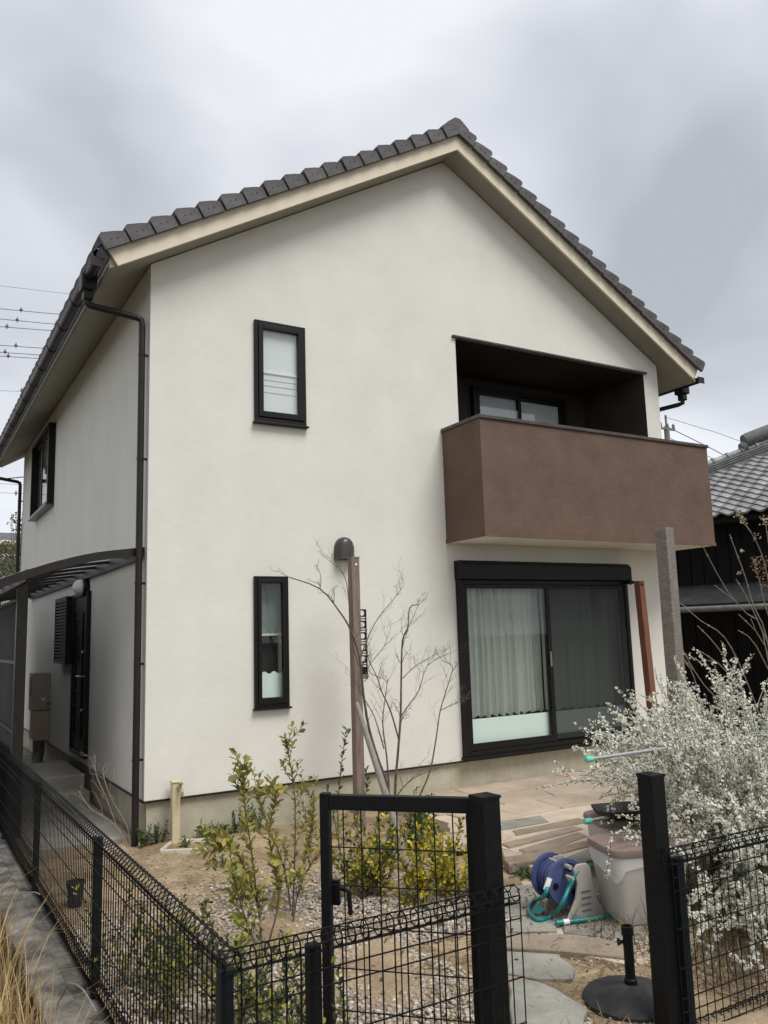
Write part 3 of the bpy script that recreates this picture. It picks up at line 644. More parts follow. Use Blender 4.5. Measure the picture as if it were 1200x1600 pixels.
# strip pavers
for poly, m in (
    ([(780, 1283), (845, 1274), (858, 1283), (800, 1293), (782, 1296)], 'flagg'), ([(800, 1297), (905, 1277), (922, 1283), (806, 1304)], 'flagb'), ([(783, 1300), (800, 1305), (790, 1312), (781, 1312)], 'flagr'),
    ([(784, 1318), (896, 1290), (912, 1294), (795, 1324)], 'flagb'), ([(925, 1285), (990, 1272), (1010, 1283), (940, 1298)], 'flagr'), ([(810, 1327), (905, 1299), (918, 1305), (862, 1325), (822, 1331)], 'flagb'),
    ([(920, 1297), (1000, 1288), (1000, 1300), (925, 1310)], 'flagg'), ([(786, 1342), (925, 1312), (935, 1318), (830, 1345), (795, 1351)], 'flagb'), ([(782, 1326), (804, 1329), (818, 1334), (788, 1338)], 'flagr'),
    ([(880, 1340), (945, 1320), (960, 1328), (890, 1350), (850, 1352)], 'flagr'), ([(825, 1352), (848, 1350), (884, 1354), (870, 1366), (838, 1362)], 'flagr'),
    ([(700, 1285), (770, 1277), (776, 1290), (702, 1300)], 'flagr'), ([(690, 1305), (772, 1296), (774, 1312), (692, 1322)], 'flagr'),
):
    stone(shrink([gnd(*p) for p in poly][::-1], .004), PZ, .0, m, pat)
# lower landing: grey slabs on the soil and stepping stones towards the gate
low = struct(MB().prism([(*gnd(*p, GZ), GZ+.012) for p in [(775, 1385), (850, 1372), (1080, 1400), (1090, 1500), (985, 1512), (790, 1470)]][::-1], (0, 0, -.15), flip=True).build('landing_bed', 'grout'))
for poly, m in (
    ([(780, 1392), (842, 1385), (862, 1432), (786, 1440)], 'flagg'), ([(850, 1383), (905, 1378), (940, 1430), (870, 1434)], 'flagg'), ([(912, 1376), (1000, 1385), (1010, 1440), (948, 1432)], 'flagg'),
    ([(790, 1445), (868, 1438), (872, 1462), (792, 1462)], 'flagg'), ([(874, 1438), (1015, 1446), (1010, 1474), (880, 1463)], 'flagg'), ([(786, 1467), (878, 1466), (1000, 1481), (996, 1506), (880, 1494), (788, 1488)], 'flagb'),
):
    stone(shrink([gnd(*p, GZ) for p in poly][::-1], .006), GZ, .026, m, low)
stp = [struct(stone(shrink([gnd(*p, GZ) for p in poly][::-1], .004), GZ, .036, m, None, name='stepping_stone')) for poly, m in (
    ([(788, 1496), (872, 1500), (900, 1522), (896, 1538), (840, 1540), (792, 1530)], 'flagg'), ([(792, 1540), (838, 1544), (872, 1558), (920, 1590), (910, 1625), (800, 1612)], 'flagg'))]
# drain grate by the bins
gr = thing('drain_grate', 'grey slatted grate lying on the paving behind the hose reel', 'grate', (*gnd(893, 1336), PZ))
ga, gb, gc = [Vector((*gnd(*p), PZ)) for p in ((872, 1352), (935, 1326), (945, 1340))]
me_g = None; u_ = (gb-ga); v_ = Vector((.09, -.16, 0))
for k in range(6):
    mb = MB(); c0 = ga+v_*(k/6*1.0); mb.obox(c0+u_*.5+Vector((0, 0, .022)), u_, Vector((-u_.y, u_.x, 0)), (0, 0, 1), u_.length/2, .009, .008); mb.build('slat', 'greyp', gr)
mb = MB()
for t_ in (.06, .94): mb.obox(ga+u_*t_+v_*.42+Vector((0, 0, .008)), v_, Vector((-v_.y, v_.x, 0)), (0, 0, 1), v_.length*.55, .012, .0065)
mb.build('grate_rail', 'greyp', gr)

# ------------------------------------------------------------------ mesh fences
ZT, ZB = .40, -.40
def fence_panel(parent, p0, p1, first=0.):
    """roll-top welded mesh between two plan points"""
    a = Vector((*p0, 0)); b = Vector((*p1, 0)); L = (b-a).length; u = (b-a)/L; nrm = Vector((-u.y, u.x, 0)); r = .030
    mb = MB(); nseg = int(L/.05); wr = .0030
    for k in range(nseg+1):
        p = a+u*(k*L/nseg); path = []
        path.append(p+Vector((0, 0, ZB+.02+r)))
        for i in range(7):
            t_ = -math.pi/2+2*math.pi*i/8
            pass
        loopb = [p+nrm*(r+r*math.cos(t_))+Vector((0, 0, ZB+.02+r+r*math.sin(t_))) for t_ in [math.pi-.0+2*math.pi*i/8 for i in range(8)]]
        loopt = [p+nrm*(r+r*math.cos(t_))+Vector((0, 0, ZT-r+r*math.sin(t_))) for t_ in [math.pi-2*math.pi*i/8 for i in range(9)]]
        mb.tube(loopb[::-1]+[p+Vector((0, 0, ZB+.02+r))]+loopt, wr, 4, caps=False)
    zs = [ZT-.11, ZT-.165, ZT-.32, ZT-.48, ZT-.60, ZT-.655]
    for z in zs: mb.tube([a+nrm*-.004+Vector((0, 0, z)), b+nrm*-.004+Vector((0, 0, z))], wr, 4)
    for off, z in ((0, ZT-r), (r, ZT+.003), (r, ZT-2*r-.003), (2*r+.003, ZT-r), (.1*r, ZT-1.9*r), (0, ZB+.02+r), (r, ZB+.02), (2*r+.003, ZB+.02+r), (r, ZB+.02+2*r)):
        mb.tube([a+nrm*off+Vector((0, 0, z)), b+nrm*off+Vector((0, 0, z))], wr, 4)
    return mb.build('mesh_panel', 'black', parent)
def fpost(parent, x, y, zt=ZT-.065, m='navy', s=.022):
    o = MB().box(x-s, x+s, y-s, y+s, ZB-.1, zt).build('post', m, parent, bevel=.003); return o
XF, YF = -.985, -4.83
fl = thing('mesh_fence', 'low black welded mesh fence along the concrete curb', 'fence', (XF, -1.8, ZB), 'roll-top mesh fences')
for a, b in ((YF+.03, -2.79), (-2.79, -.66), (-.66, 1.34), (1.34, 3.34)): fence_panel(fl, (XF, b), (XF, a))
for y in (-2.79, -.66, 1.34): fpost(fl, XF+.03, y, ZT-.03)
ff = thing('mesh_fence', 'low black mesh fence in front of the open gate leaf', 'fence', (-.4, YF, ZB), 'roll-top mesh fences')
xe = at(812, 1400, Y=YF).x
fence_panel(ff, (XF+.0, YF), (xe, YF))
fpost(ff, XF+.01, YF+.035, ZT-.05); fpost(ff, at(497, 1480, Y=YF).x, YF+.04, ZT-.04, 'black')
fr = thing('mesh_fence', 'low black mesh fence before the white flowering bush', 'fence', (2, YF, ZB), 'roll-top mesh fences')
xr = at(1050, 1350, Y=YF).x
fence_panel(fr, (xr, YF), (xr+2.6, YF)); fpost(fr, at(1072, 1370, Y=YF).x, YF+.045, ZT-.045, 'navy', .022)
# gate posts and open gate leaf
def gpost(label, px, py):
    p = at(px, py, Y=-4.87+.14); c = thing('gate_post', label, 'gate post', (p.x, p.y, ZB), 'gate posts'); s = .043
    MB().box(p.x-s, p.x+s, p.y-s, p.y+s, ZB-.1, p.z-.012).build('post', 'black', c, bevel=.004)
    mb = MB(); mb.add([(p.x+i*(s+.003), p.y+j*(s+.003), p.z-.013) for i, j in ((-1, -1), (1, -1), (1, 1), (-1, 1))]+[(p.x+i*(s+.003), p.y+j*(s+.003), p.z-.002) for i, j in ((-1, -1), (1, -1), (1, 1), (-1, 1))]+[(p.x, p.y, p.z+.008)],
        [(0, 1, 5, 4), (1, 2, 6, 5), (2, 3, 7, 6), (3, 0, 4, 7), (4, 5, 8), (5, 6, 8), (6, 7, 8), (7, 4, 8)]); mb.build('cap', 'black', c)
    return p
g1 = gpost('thick black gate post carrying the open gate leaf', 757, 1241)
g2 = gpost('thick black gate post beside the grey bin, nearest the white bush', 1016, 1208)
gl = thing('garden_gate', 'open black gate leaf of wire grid with lever handle', 'gate', (g1.x, g1.y, ZB))
zt_ = g1.z-.02; e1 = at(501, 1233, Z=zt_+.02); A = Vector((g1.x-.005, g1.y+.055, 0)); B_ = Vector((e1.x, e1.y, 0)); u = (B_-A).normalized(); Lg = (B_-A).length; nn = Vector((-u.y, u.x, 0))
def gbar(name, s0, s1, z0, z1, th=.02, m='black', par=None, off=0):
    mb = MB(); mb.obox(A+u*(s0+s1)/2+nn*off+Vector((0, 0, (z0+z1)/2)), u, nn, (0, 0, 1), (s1-s0)/2, th, (z1-z0)/2); return mb.build(name, m, par or gl, bevel=.003)
gbar('stile', 0, .04, ZB+.06, zt_-.061); st2 = gbar('stile', Lg-.04, Lg, ZB+.06, zt_+.006, .021); gbar('top_rail', 0, Lg-.041, zt_-.06, zt_); gbar('bottom_rail', .041, Lg-.041, ZB+.06, ZB+.11)
mb = MB(); n = 8
for k in range(1, n):
    p = A+u*(.02+(Lg-.04)*k/n); mb.tube([p+Vector((0, 0, ZB+.1)), p+Vector((0, 0, zt_-.05))], .003, 5)
for z in (zt_-.21, zt_-.36, zt_-.52, zt_-.68, zt_-.84): mb.tube([A+u*.02+nn*.005+Vector((0, 0, z)), A+u*(Lg-.02)+nn*.005+Vector((0, 0, z))], .003, 5)
mb.build('wire_grid', 'black', gl)
zh = zt_-.40
mb = MB(); pc = A+u*(Lg-.045)+Vector((0, 0, zh)); mb.obox(pc-nn*.03, u, nn, (0, 0, 1), .022, .010, .05); hd = mb.build('lock_case', 'black', gl, bevel=.004)
mb = MB(); mb.tube([pc-nn*.035, pc-nn*.075, pc-nn*.08-u*.015, pc-nn*.078-u*.045-Vector((0, 0, .01)), pc-nn*.075-u*.052-Vector((0, 0, .10))], .010, 8); mb.build('lever_handle', 'black', hd, smooth=True)

# ------------------------------------------------------------------ bins, hose reel, umbrella base, laundry poles
def bin_(label, cx, cy, rot, hx, hy, z0, z1, catch=True):
    c = thing('waste_bin', label, 'bin', (cx, cy, z0), 'waste bins by the gate'); cr_, sr_ = math.cos(rot), math.sin(rot)
    def rr(hx, hy, r, z, n=5):
        out = []
        for (sx, sy, a0) in ((1, 1, 0), (-1, 1, 90), (-1, -1, 180), (1, -1, 270)):
            for k in range(n):
                a = R_(a0+90*k/(n-1)); x = sx*(hx-r)+r*math.cos(a); y = sy*(hy-r)+r*math.sin(a); out.append((cx+x*cr_-y*sr_, cy+x*sr_+y*cr_, z))
        return out
    def loft(rings):
        mb = MB(); n = len(rings[0])
        fs = [(j*n+i, j*n+(i+1) % n, (j+1)*n+(i+1) % n, (j+1)*n+i) for j in range(len(rings)-1) for i in range(n)]+[tuple(range(n-1, -1, -1)), tuple((len(rings)-1)*n+i for i in range(n))]
        return mb.add([v for r_ in rings for v in r_], fs)
    loft([rr(hx*.80, hy*.80, .04, z0), rr(hx*.83, hy*.83, .05, z0+.02), rr(hx*.95, hy*.95, .06, z1-.02)]).build('bin_body', 'binp', c, smooth=True)
    l = loft([rr(hx*1.02, hy*1.02, .065, z1-.035), rr(hx*1.04, hy*1.04, .068, z1-.012), rr(hx*1.02, hy*1.02, .066, z1+.006), rr(hx*.9, hy*.9, .06, z1+.016)]).build('bin_lid', 'lid', c, smooth=True)
    loft([rr(hx*.55, hy*.16, .03, z1+.016), rr(hx*.5, hy*.13, .025, z1+.035)]).build('lid_grip', 'lid', l, smooth=True)
    return c, rr
b1p = at(1003, 1432, Z=GZ+.03); 
BZT = .085
BINS = [(b1p.x+.04, b1p.y+.03)]
b1, rr1 = bin_('taupe plastic bin with mauve lid and clear bag showing, beside the hose reel', BINS[0][0], BINS[0][1], R_(-20), .25, .20, GZ+.028, BZT)
# liner bag folded over the rim on the near left corner
mb = MB(); pr1 = rr1(.25*.985, .20*.985, .06, 0, 5); nb = len(pr1); seg = [(i % nb) for i in range(8, 16)]; cxy = Vector((*BINS[0], 0)); rows = []
for j in range(6):
    for q, i in enumerate(seg):
        t_ = j/5; drop = .03+.15*t_*math.sin(math.pi*min(1, max(.08, (q+.6)/len(seg)))); p = Vector(pr1[i]); p.z = 0
        d = (p-cxy); s_ = 1.008-.055*drop/.2*.5+rnd(0, .012); v = cxy+d*s_; mb.v.append((v.x, v.y, BZT-drop))
for j in range(5):
    for q in range(len(seg)-1): k = j*len(seg)+q; mb.f.append((k, k+1, k+len(seg)+1, k+len(seg)))
mb.build('liner_bag', 'bag', b1, smooth='all')
b2p = at(1010, 1335, Z=.15)
b2, _ = bin_('taupe bin half hidden behind the black gate post', BINS[0][0]+.40, BINS[0][1]+.50, R_(-20), .22, .18, PZ+.002, .10)
# open black crate behind the bins
kp = at(965, 1303, Z=.14); ck = thing('black_tray', 'black plastic tray lying on the bins behind the mauve lid', 'tray', (BINS[0][0]+.33, BINS[0][1]+.42, .14))
mb = MB(); kx, ky = BINS[0][0]+.33, BINS[0][1]+.40
for s_ in range(1):
    for (rx, ry, z) in ((.19, .13, .14), (.215, .155, .185), (.205, .145, .185), (.18, .12, .148)):
        for k in range(16):
            a = 2*math.pi*k/16; c_, s2 = math.cos(a), math.sin(a); q = (abs(c_)**5+abs(s2)**5)**(-.2); x, y = rx*c_*q, ry*s2*q; mb.v.append((kx+x*.94+y*.34, ky-x*.34+y*.94, z))
n = 16; mb.f += [(j*n+i, j*n+(i+1) % n, (j+1)*n+(i+1) % n, (j+1)*n+i) for j in range(3) for i in range(n)]+[tuple(range(n-1, -1, -1)), tuple(3*n+i for i in range(n))]
mb.build('tray_body', 'ubase', ck)

# hose reel
hp = at(888, 1425, Z=GZ+.03); hr = thing('hose_reel', 'blue and grey hose reel with teal hose on the flagstones', 'hose reel', (hp.x, hp.y, GZ+.026))
ax = Vector((-.10, -.99, 0)).normalized()      # drum axis
ay = Vector((ax.y*-1, ax.x, 0)); hc = at(872, 1388, Y=hp.y+.03); hc.z = GZ+.026+.20
def ring(mb, c, r0, r1, t0, t1, n=28):
    """annular disc between radii, thickness along the axis"""
    P = []
    for r_, t_ in ((r1, t0), (r1, t1), (r0, t1), (r0, t0)):
        for k in range(n):
            a = 2*math.pi*k/n; P.append(c+ax*t_+(ay*math.cos(a)+Vector((0, 0, 1))*math.sin(a))*r_)
    return mb.add(P, [(j*n+i, j*n+(i+1) % n, ((j+1) % 4)*n+(i+1) % n, ((j+1) % 4)*n+i) for j in range(4) for i in range(n)])
for t0, nm in ((-.085, 'flange'), (.075, 'flange')):
    mb = MB(); ring(mb, hc, .04, .128, t0, t0+.014); ring(mb, hc, .112, .134, t0-.006, t0+.02); mb.build(nm, 'blue', hr, smooth=True)
mb = MB(); ring(mb, hc, .0, .095, -.075, .08); mb.build('drum_core', 'blue', hr, smooth=True)
for q_ in range(4):
    mb = MB(); ring(mb, hc, .09, .104, -.062+q_*.034, -.044+q_*.034); mb.build('drum_rib', 'blue', hr, smooth=True)
for q_ in range(3):
    mb = MB(); a_ = 1.2+q_*2.094; ce = hc+ax*.091+(ay*math.cos(a_)+Vector((0, 0, 1))*math.sin(a_))*.082; mb.tube([ce, ce+ax*.003], .02, 12); mb.build('flange_opening', 'frame', hr)
for t_, nm in ((.115, 'side_stand'), (-.115, 'side_stand')):
    mb = MB(); prof = [(-.14, 0), (.15, 0), (.135, .03), (.075, .12), (.055, .2), (.075, .285), (.05, .315), (-.02, .315), (-.05, .285), (-.06, .2), (-.085, .1), (-.13, .03)]
    c0 = Vector((hc.x, hc.y, GZ+.027))+RT*.085; mb.prism([c0+ax*t_+ay*-x+Vector((0, 0, z)) for x, z in prof], ax*.018); s = mb.build('side_stand', 'greyp', hr, bevel=.006)
    if t_ > 0:
        for z in (.05, .085, .12, .155):
            mb = MB(); mb.obox(c0+ax*(t_+.0185)+ay*-.0+Vector((0, 0, z)), ay, ax, (0, 0, 1), .035, .0015, .006); mb.build('vent_slot', 'duct', s)
mb = MB(); c0 = Vector((hc.x, hc.y, GZ+.32)); mb.tube([c0-ax*.12, c0+ax*.14], .014, 10); mb.build('carry_handle', 'greyp', hr, smooth=True)
mb = MB(); q = hc+ax*.14; mb.tube([q, q+Vector((0, 0, .05))-ay*.03, q+Vector((0, 0, .05))-ay*.03+ax*.06], .01, 8); mb.build('crank', 'greyp', hr, smooth=True)
def hp_(px, py, z): p = at(px, py, Z=z); return p
def smooth(pts, k=6):
    P = [Vector(p) for p in pts]; out = []
    for i in range(len(P)-1):
        a, b, c_, d = P[max(i-1, 0)], P[i], P[i+1], P[min(i+2, len(P)-1)]
        for j in range(k):
            t_ = j/k; out.append(.5*((2*b)+(c_-a)*t_+(2*a-5*b+4*c_-d)*t_*t_+(3*b-3*c_+d-a)*t_**3))
    return out+[P[-1]]
gz_ = GZ+.04
front = hc+ax*.16
mb = MB(); loose = [at(925, 1352, Y=front.y+.02), at(905, 1358, Y=front.y), at(890, 1385, Y=front.y), at(878, 1412, Y=front.y-.01), at(862, 1432, Z=gz_), at(840, 1437, Z=gz_), at(826, 1422, Z=gz_+.0), at(835, 1408, Z=gz_), at(850, 1400, Y=hc.y-.08), at(856, 1384, Y=hc.y-.09)]
mb.tube(smooth(loose), .0125, 9); mb.build('loose_hose', 'teal', hr, smooth=True)
mb = MB(); q0, q1 = at(850, 1399, Y=hc.y-.085), at(859, 1372, Y=hc.y-.09); mb.tube([q0.lerp(q1, .3), q1], .017, 10); mb.build('hose_coupling', 'white', hr, smooth=True)
mb = MB(); q = at(841, 1420, Z=gz_+.03); mb.tube([q, q+(CAM-q).normalized()*.04+Vector((0, 0, .0))], [.018, .028], 12); mb.build('nozzle', 'teal', hr, smooth=True)
h2 = thing('hose_end', 'short teal hose end with white collar lying before the bin', 'hose', (*gnd(905, 1440, GZ), GZ+.03))
mb = MB(); e_ = [at(872, 1441, Z=gz_), at(890, 1440, Z=gz_), at(935, 1434, Z=gz_), at(965, 1425, Z=gz_)]; mb.tube(smooth(e_[1:]), .0125, 9); mb.build('hose', 'teal', h2, smooth=True)
mb = MB(); mb.tube([at(880, 1441, Z=gz_), at(889, 1440, Z=gz_)], .016, 10); mb.build('collar', 'white', h2, smooth=True)
mb = MB(); mb.tube([at(869, 1442, Z=gz_), at(880, 1441, Z=gz_)], .0165, 10); mb.build('coupling', 'teal', h2, smooth=True)

# parasol base
up_ = at(986, 1540, Z=GZ+.06); ub = thing('parasol_base', 'black round parasol base with short tube by the gate', 'parasol base', (up_.x, up_.y, GZ))
mb = MB(); mb.lathe([(.21, 0), (.225, .01), (.228, .03), (.215, .045), (.16, .06), (.08, .072), (.05, .08)], (up_.x-.02, up_.y-.02, GZ-.01), 36); mb.build('base_disc', 'ubase', ub, smooth=True)
mb = MB(); mb.lathe([(.03, .05), (.03, .09), (.0235, .095), (.0235, .285), (.029, .287), (.029, .325), (.022, .328), (.020, .30)], (up_.x, up_.y, GZ), 18); mb.build('tube', 'black', ub, smooth=True)
mb = MB(); q = Vector((up_.x, up_.y, GZ+.255)); d_ = (-RT); mb.tube([q+d_*.015, q+d_*.045], .009, 8); mb.tube([q+d_*.04, q+d_*.05], .016, 8); mb.build('clamp_knob', 'black', ub, smooth=True)

# laundry poles on a low stand
def lpole(label, p, x2, m='mint'):
    c = thing('laundry_pole', label, 'pole', tuple(p), 'laundry poles'); p = Vector(p)
    MB().tube([p+Vector((.05, 0, 0)), (x2, p.y, p.z)], .0125, 12).build('pole_tube', 'silver', c, smooth=True)
    for x in (p.x, x2-.05): MB().lathe([(.012, 0), (.018, .004), (.018, .055), (.0155, .06)], (x, p.y, p.z), 14, 'X').build('end_cap', m, c, smooth=True)
lpole('upper silver laundry pole with mint end cap', at(915, 1187, Y=-3.62), at(1185, 1152, Y=-3.62).x)
lpole('lower silver laundry pole with mint end cap above the bins', at(913, 1284, Y=-3.35), 4.2)
ls = thing('laundry_stand', 'grey laundry stand mostly hidden in the white bush', 'stand', (3.3, -3.5, GZ))
zA, zB = at(915, 1187, Y=-3.62).z, at(913, 1284, Y=-3.35).z
for x in (2.62, 2.72):
    MB().tube([(x, -3.62, GZ-.05), (x, -3.62, zA-.014)], .016, 8).build('upright', 'heat', ls, smooth=True); MB().tube([(x, -3.35, GZ-.05), (x, -3.35, zB-.014)], .016, 8).build('upright', 'heat', ls, smooth=True); MB().tube([(x, -3.35, GZ+.04), (x, -3.62, GZ+.04)], .014, 8).build('foot_bar', 'heat', ls, smooth=True)
gq = at(1120, 1138, Y=-2.7); cg = thing('capped_bottle', 'clear plastic bottle with bright green cap deep in the white bush', 'bottle', (gq.x-.03, gq.y, gq.z-.1))
mb = MB(); dq = Vector((.9, -.1, .35)).normalized(); b0 = gq-dq*.26; mb.tube([b0, b0+dq*.02, b0+dq*.16, b0+dq*.21, b0+dq*.235], [.03, .042, .042, .02, .018], 12); mb.build('bottle_body', 'bag', cg, smooth=True)
MB().tube([b0+dq*.237, b0+dq*.275], .026, 12).build('bottle_cap', 'green', cg, smooth=True)
# small black pot lying behind the side fence
pp = at(97, 1425, Z=GZ); po = thing('plant_pot', 'small black plant pot standing on the dirt behind the side fence', 'pot', (pp.x+.08, pp.y, GZ))
MB().lathe([(.04, 0), (.056, .16), (.062, .16), (.062, .18), (.053, .18), (.05, .10)], (pp.x+.08, pp.y, GZ), 18).build('pot_body', 'ubase', po, smooth=True)

# ------------------------------------------------------------------ vegetation
def mixc(a, b, t_): return tuple(a[i]+(b[i]-a[i])*t_ for i in range(3))
def leaf(mb, p, d, nrm, L, Wd, col, fold=.25):
    d = d.normalized(); s = d.cross(nrm)
    if s.length < 1e-4: s = d.orthogonal()
    s.normalize(); n2 = s.cross(d)
    fold = fold*rnd(.2, 2.2); Wd = Wd*rnd(.8, 1.15)
    P = [p, p+d*L*.35+s*Wd*.38+n2*fold*Wd*.4, p+d*L*.72+s*Wd*.5+n2*fold*Wd*.4, p+d*L-n2*fold*L*.12, p+d*L*.72-s*Wd*.5+n2*fold*Wd*.4, p+d*L*.35-s*Wd*.38+n2*fold*Wd*.4, p+d*L*.5]
    mb.add(P, [(0, 1, 6), (1, 2, 6), (2, 3, 6), (3, 4, 6), (4, 5, 6), (5, 0, 6)], col)
def rv(s=1): return Vector((rnd(-1, 1), rnd(-1, 1), rnd(-1, 1)))*s
def stemline(a, b, bend=.05, n=6):
    a, b = Vector(a), Vector(b); m = rv(bend); return [a.lerp(b, i/n)+m*math.sin(math.pi*i/n) for i in range(n+1)]
YG = [(.25, .26, .06), (.30, .29, .07), (.36, .33, .08), (.18, .20, .05), (.46, .35, .06)]
LEAFME = {}
def single_leaf_mesh(ci):
    if ci not in LEAFME:
        mb = MB(); leaf(mb, Vector((0, 0, 0)), Vector((0, 1, 0)), Vector((0, 0, 1)), 1, .55, YG[ci]); o = mb.build('leaf', 'leaf'); LEAFME[ci] = o.data; bpy.data.objects.remove(o)
    return LEAFME[ci]
def leafy(name, label, base, stems, leafL=.05, per=.022, singles=0, cols=YG, group=None, start=.25, side=5, cat='shrub', rs=.006, sideL=.18):
    """stems: list of world polylines; leaves spiral up the stems and their side shoots"""
    t = thing(name, label, cat, base, group); lv = MB(); left = singles; shoots = []
    for S in stems:
        mb = MB()
        S = [Vector(p) for p in S]; n = len(S); mb.tube(S, [rs*(1-.7*i/(n-1)) for i in range(n)], 6); shoots.append((S, start))
        for k in range(side):
            i = random.randint(max(1, n//4), n-1); d = (S[i]-S[i-1]).normalized(); dd = (rv(1)*.8+d*.8+Vector((0, 0, .3))).normalized(); L = sideL*rnd(.5, 1.1)
            s2 = stemline(S[i], S[i]+dd*L, .02, 5); mb.tube(s2, [rs*.45*(1-.6*q/5) for q in range(6)], 5); shoots.append((s2, .3))
        mb.build('stem', 'bark', t, smooth=True)
    cand = []
    for S, st_ in shoots:
        tot = sum((S[i+1]-S[i]).length for i in range(len(S)-1)); m = int(tot*(1-st_)/per); ph = rnd(0, 6)
        for q in range(m):
            u_ = st_+(1-st_)*(q+.5)/max(m, 1); f = u_*(len(S)-1); i = min(int(f), len(S)-2); p = S[i].lerp(S[i+1], f-i); d = (S[i+1]-S[i]).normalized()
            o1 = d.orthogonal().normalized(); o2 = d.cross(o1); a = ph+q*2.4; out = o1*math.cos(a)+o2*math.sin(a)
            cand.append((p, (out*.8+d*.75+rv(.2)).normalized(), (d-out*.5+rv(.25)).normalized(), leafL*rnd(.65, 1.15), random.choice(cols)))
    random.shuffle(cand)
    for k, (p, d, nr, L, c) in enumerate(cand):
        if k < singles:
            o = bpy.data.objects.new('leaf', single_leaf_mesh(random.randrange(len(YG)))); link(o, t); s = d.cross(nr).normalized(); n2 = s.cross(d)
            o.matrix_local = Matrix(((s.x*L, d.x*L, n2.x*L, p.x), (s.y*L, d.y*L, n2.y*L, p.y), (s.z*L, d.z*L, n2.z*L, p.z), (0, 0, 0, 1))) if False else o.matrix_local
            o.matrix_basis = Matrix(((s.x*L, d.x*L, n2.x*L, p.x), (s.y*L, d.y*L, n2.y*L, p.y), (s.z*L, d.z*L, n2.z*L, p.z), (0, 0, 0, 1)))
        else: leaf(lv, p, d, nr, L, L*.55, mixc(c, (c[0]*.7, c[1]*.75, c[2]*.7), rnd(0, 1)))
    if lv.v: lv.build('foliage', 'leaf', t, kind='stuff')
    return t
random.seed(11)
def S(pts, Y=None, dY=None):
    """polyline of photo pixels at a given depth"""
    return smooth([at(a, b, Y=(Y if dY is None else Y+dY*i)) for i, (a, b) in enumerate(pts)], 3)
# evergreen shrub nearest the side fence
yA = -3.05
leafy('evergreen_shrub', 'yellow green young evergreen shrub nearest the fence corner', at(412, 1515, Z=GZ),
      [S([(412, 1520), (406, 1440), (394, 1340), (381, 1245), (379, 1212)], yA), S([(410, 1500), (385, 1440), (366, 1375), (364, 1352)], yA-.1), S([(412, 1500), (436, 1400), (420, 1310), (430, 1255)], yA+.12), S([(405, 1420), (370, 1330), (340, 1322)], yA+.05)],
      .056, .0115, 280, side=12, start=.28, group='evergreen shrubs in the gravel', sideL=.16)
leafy('evergreen_shrub', 'taller evergreen shrub just left of the open gate leaf', at(458, 1450, Z=GZ),
      [S([(456, 1450), (460, 1360), (461, 1250), (452, 1185), (446, 1160)], -2.45), S([(458, 1440), (470, 1380), (500, 1330), (530, 1290)], -2.55), S([(456, 1440), (445, 1360), (415, 1280), (400, 1240)], -2.35), S([(458, 1430), (480, 1330), (490, 1260), (476, 1232)], -2.3)],
      .046, .014, 0, side=12, group='evergreen shrubs in the gravel', sideL=.2, start=.3)
leafy('evergreen_shrub', 'thin evergreen sprig rising behind the gate beside the slim post', at(535, 1330, Z=GZ),
      [S([(530, 1335), (528, 1260), (534, 1190), (541, 1140)], -1.2), S([(532, 1330), (520, 1270), (510, 1230)], -1.25), S([(528, 1330), (560, 1270), (575, 1225), (572, 1205)], -1.1)], .055, .026, 0, side=3, cols=[(.09, .11, .035), (.12, .14, .045)], group='evergreen shrubs in the gravel', sideL=.1, start=.3)
# yellow leaved bush seen through the gate
YL = [(.62, .48, .03), (.55, .45, .04), (.20, .21, .04), (.14, .16, .035), (.30, .28, .045), (.68, .50, .03)]
GR = [(.055, .085, .022), (.075, .11, .03), (.10, .13, .035)]
for lab, bx, by, r, hgt, cols, nst in (('yellow leaved low bush behind the wire grid of the gate', 705, 1400, .34, .42, YL, 22), ('bright yellow bush right of the leaning stake foot', 655, 1412, .22, .34, YL, 14), ('yellow tinged bush left of the leaning stake', 575, 1400, .36, .50, YL+GR, 26), ('mid green bush at the foot of the bare shrub', 640, 1330, .34, .38, GR+[(.14, .15, .03)], 18)):
    p = at(bx, by, Z=GZ); sts = []
    for k in range(nst):
        a = rnd(0, 6.28); q = p+Vector((math.cos(a)*r*rnd(.1, 1), math.sin(a)*r*rnd(.1, 1), hgt*rnd(.4, 1))); sts.append(stemline(p+Vector((rnd(-.1, .1), rnd(-.1, .1), 0)), q, .05, 5))
    leafy('low_bush', lab, p, sts, .042, .013, 0, cols=cols, side=4, sideL=.14, start=.15, rs=.003, cat='bush', group='low bushes behind the gate')
# low ground planting behind the side fence
DG = [(.035, .055, .018), (.05, .07, .02), (.30, .30, .06), (.11, .13, .03), (.38, .33, .05)]
for lab, X_, Y_, nst in (('low variegated planting behind the fence corner', -.62, -3.95, 34), ('low variegated planting beside the side fence', -.74, -3.2, 30), ('low variegated clump halfway along the side fence', -.82, -2.75, 12)):
    sts = []
    for k in range(nst):
        b = Vector((X_+rnd(-.13, .38), Y_+rnd(-.45, .42), GZ)); sts.append(stemline(b, b+Vector((rnd(-.1, .1), rnd(-.1, .1), rnd(.16, .40))), .03, 5))
    leafy('ground_planting', lab, (X_, Y_, GZ), sts, .036, .011, 0, cols=DG, side=2, sideL=.1, start=.1, rs=.003, cat='plant', group='low planting inside the side fence')
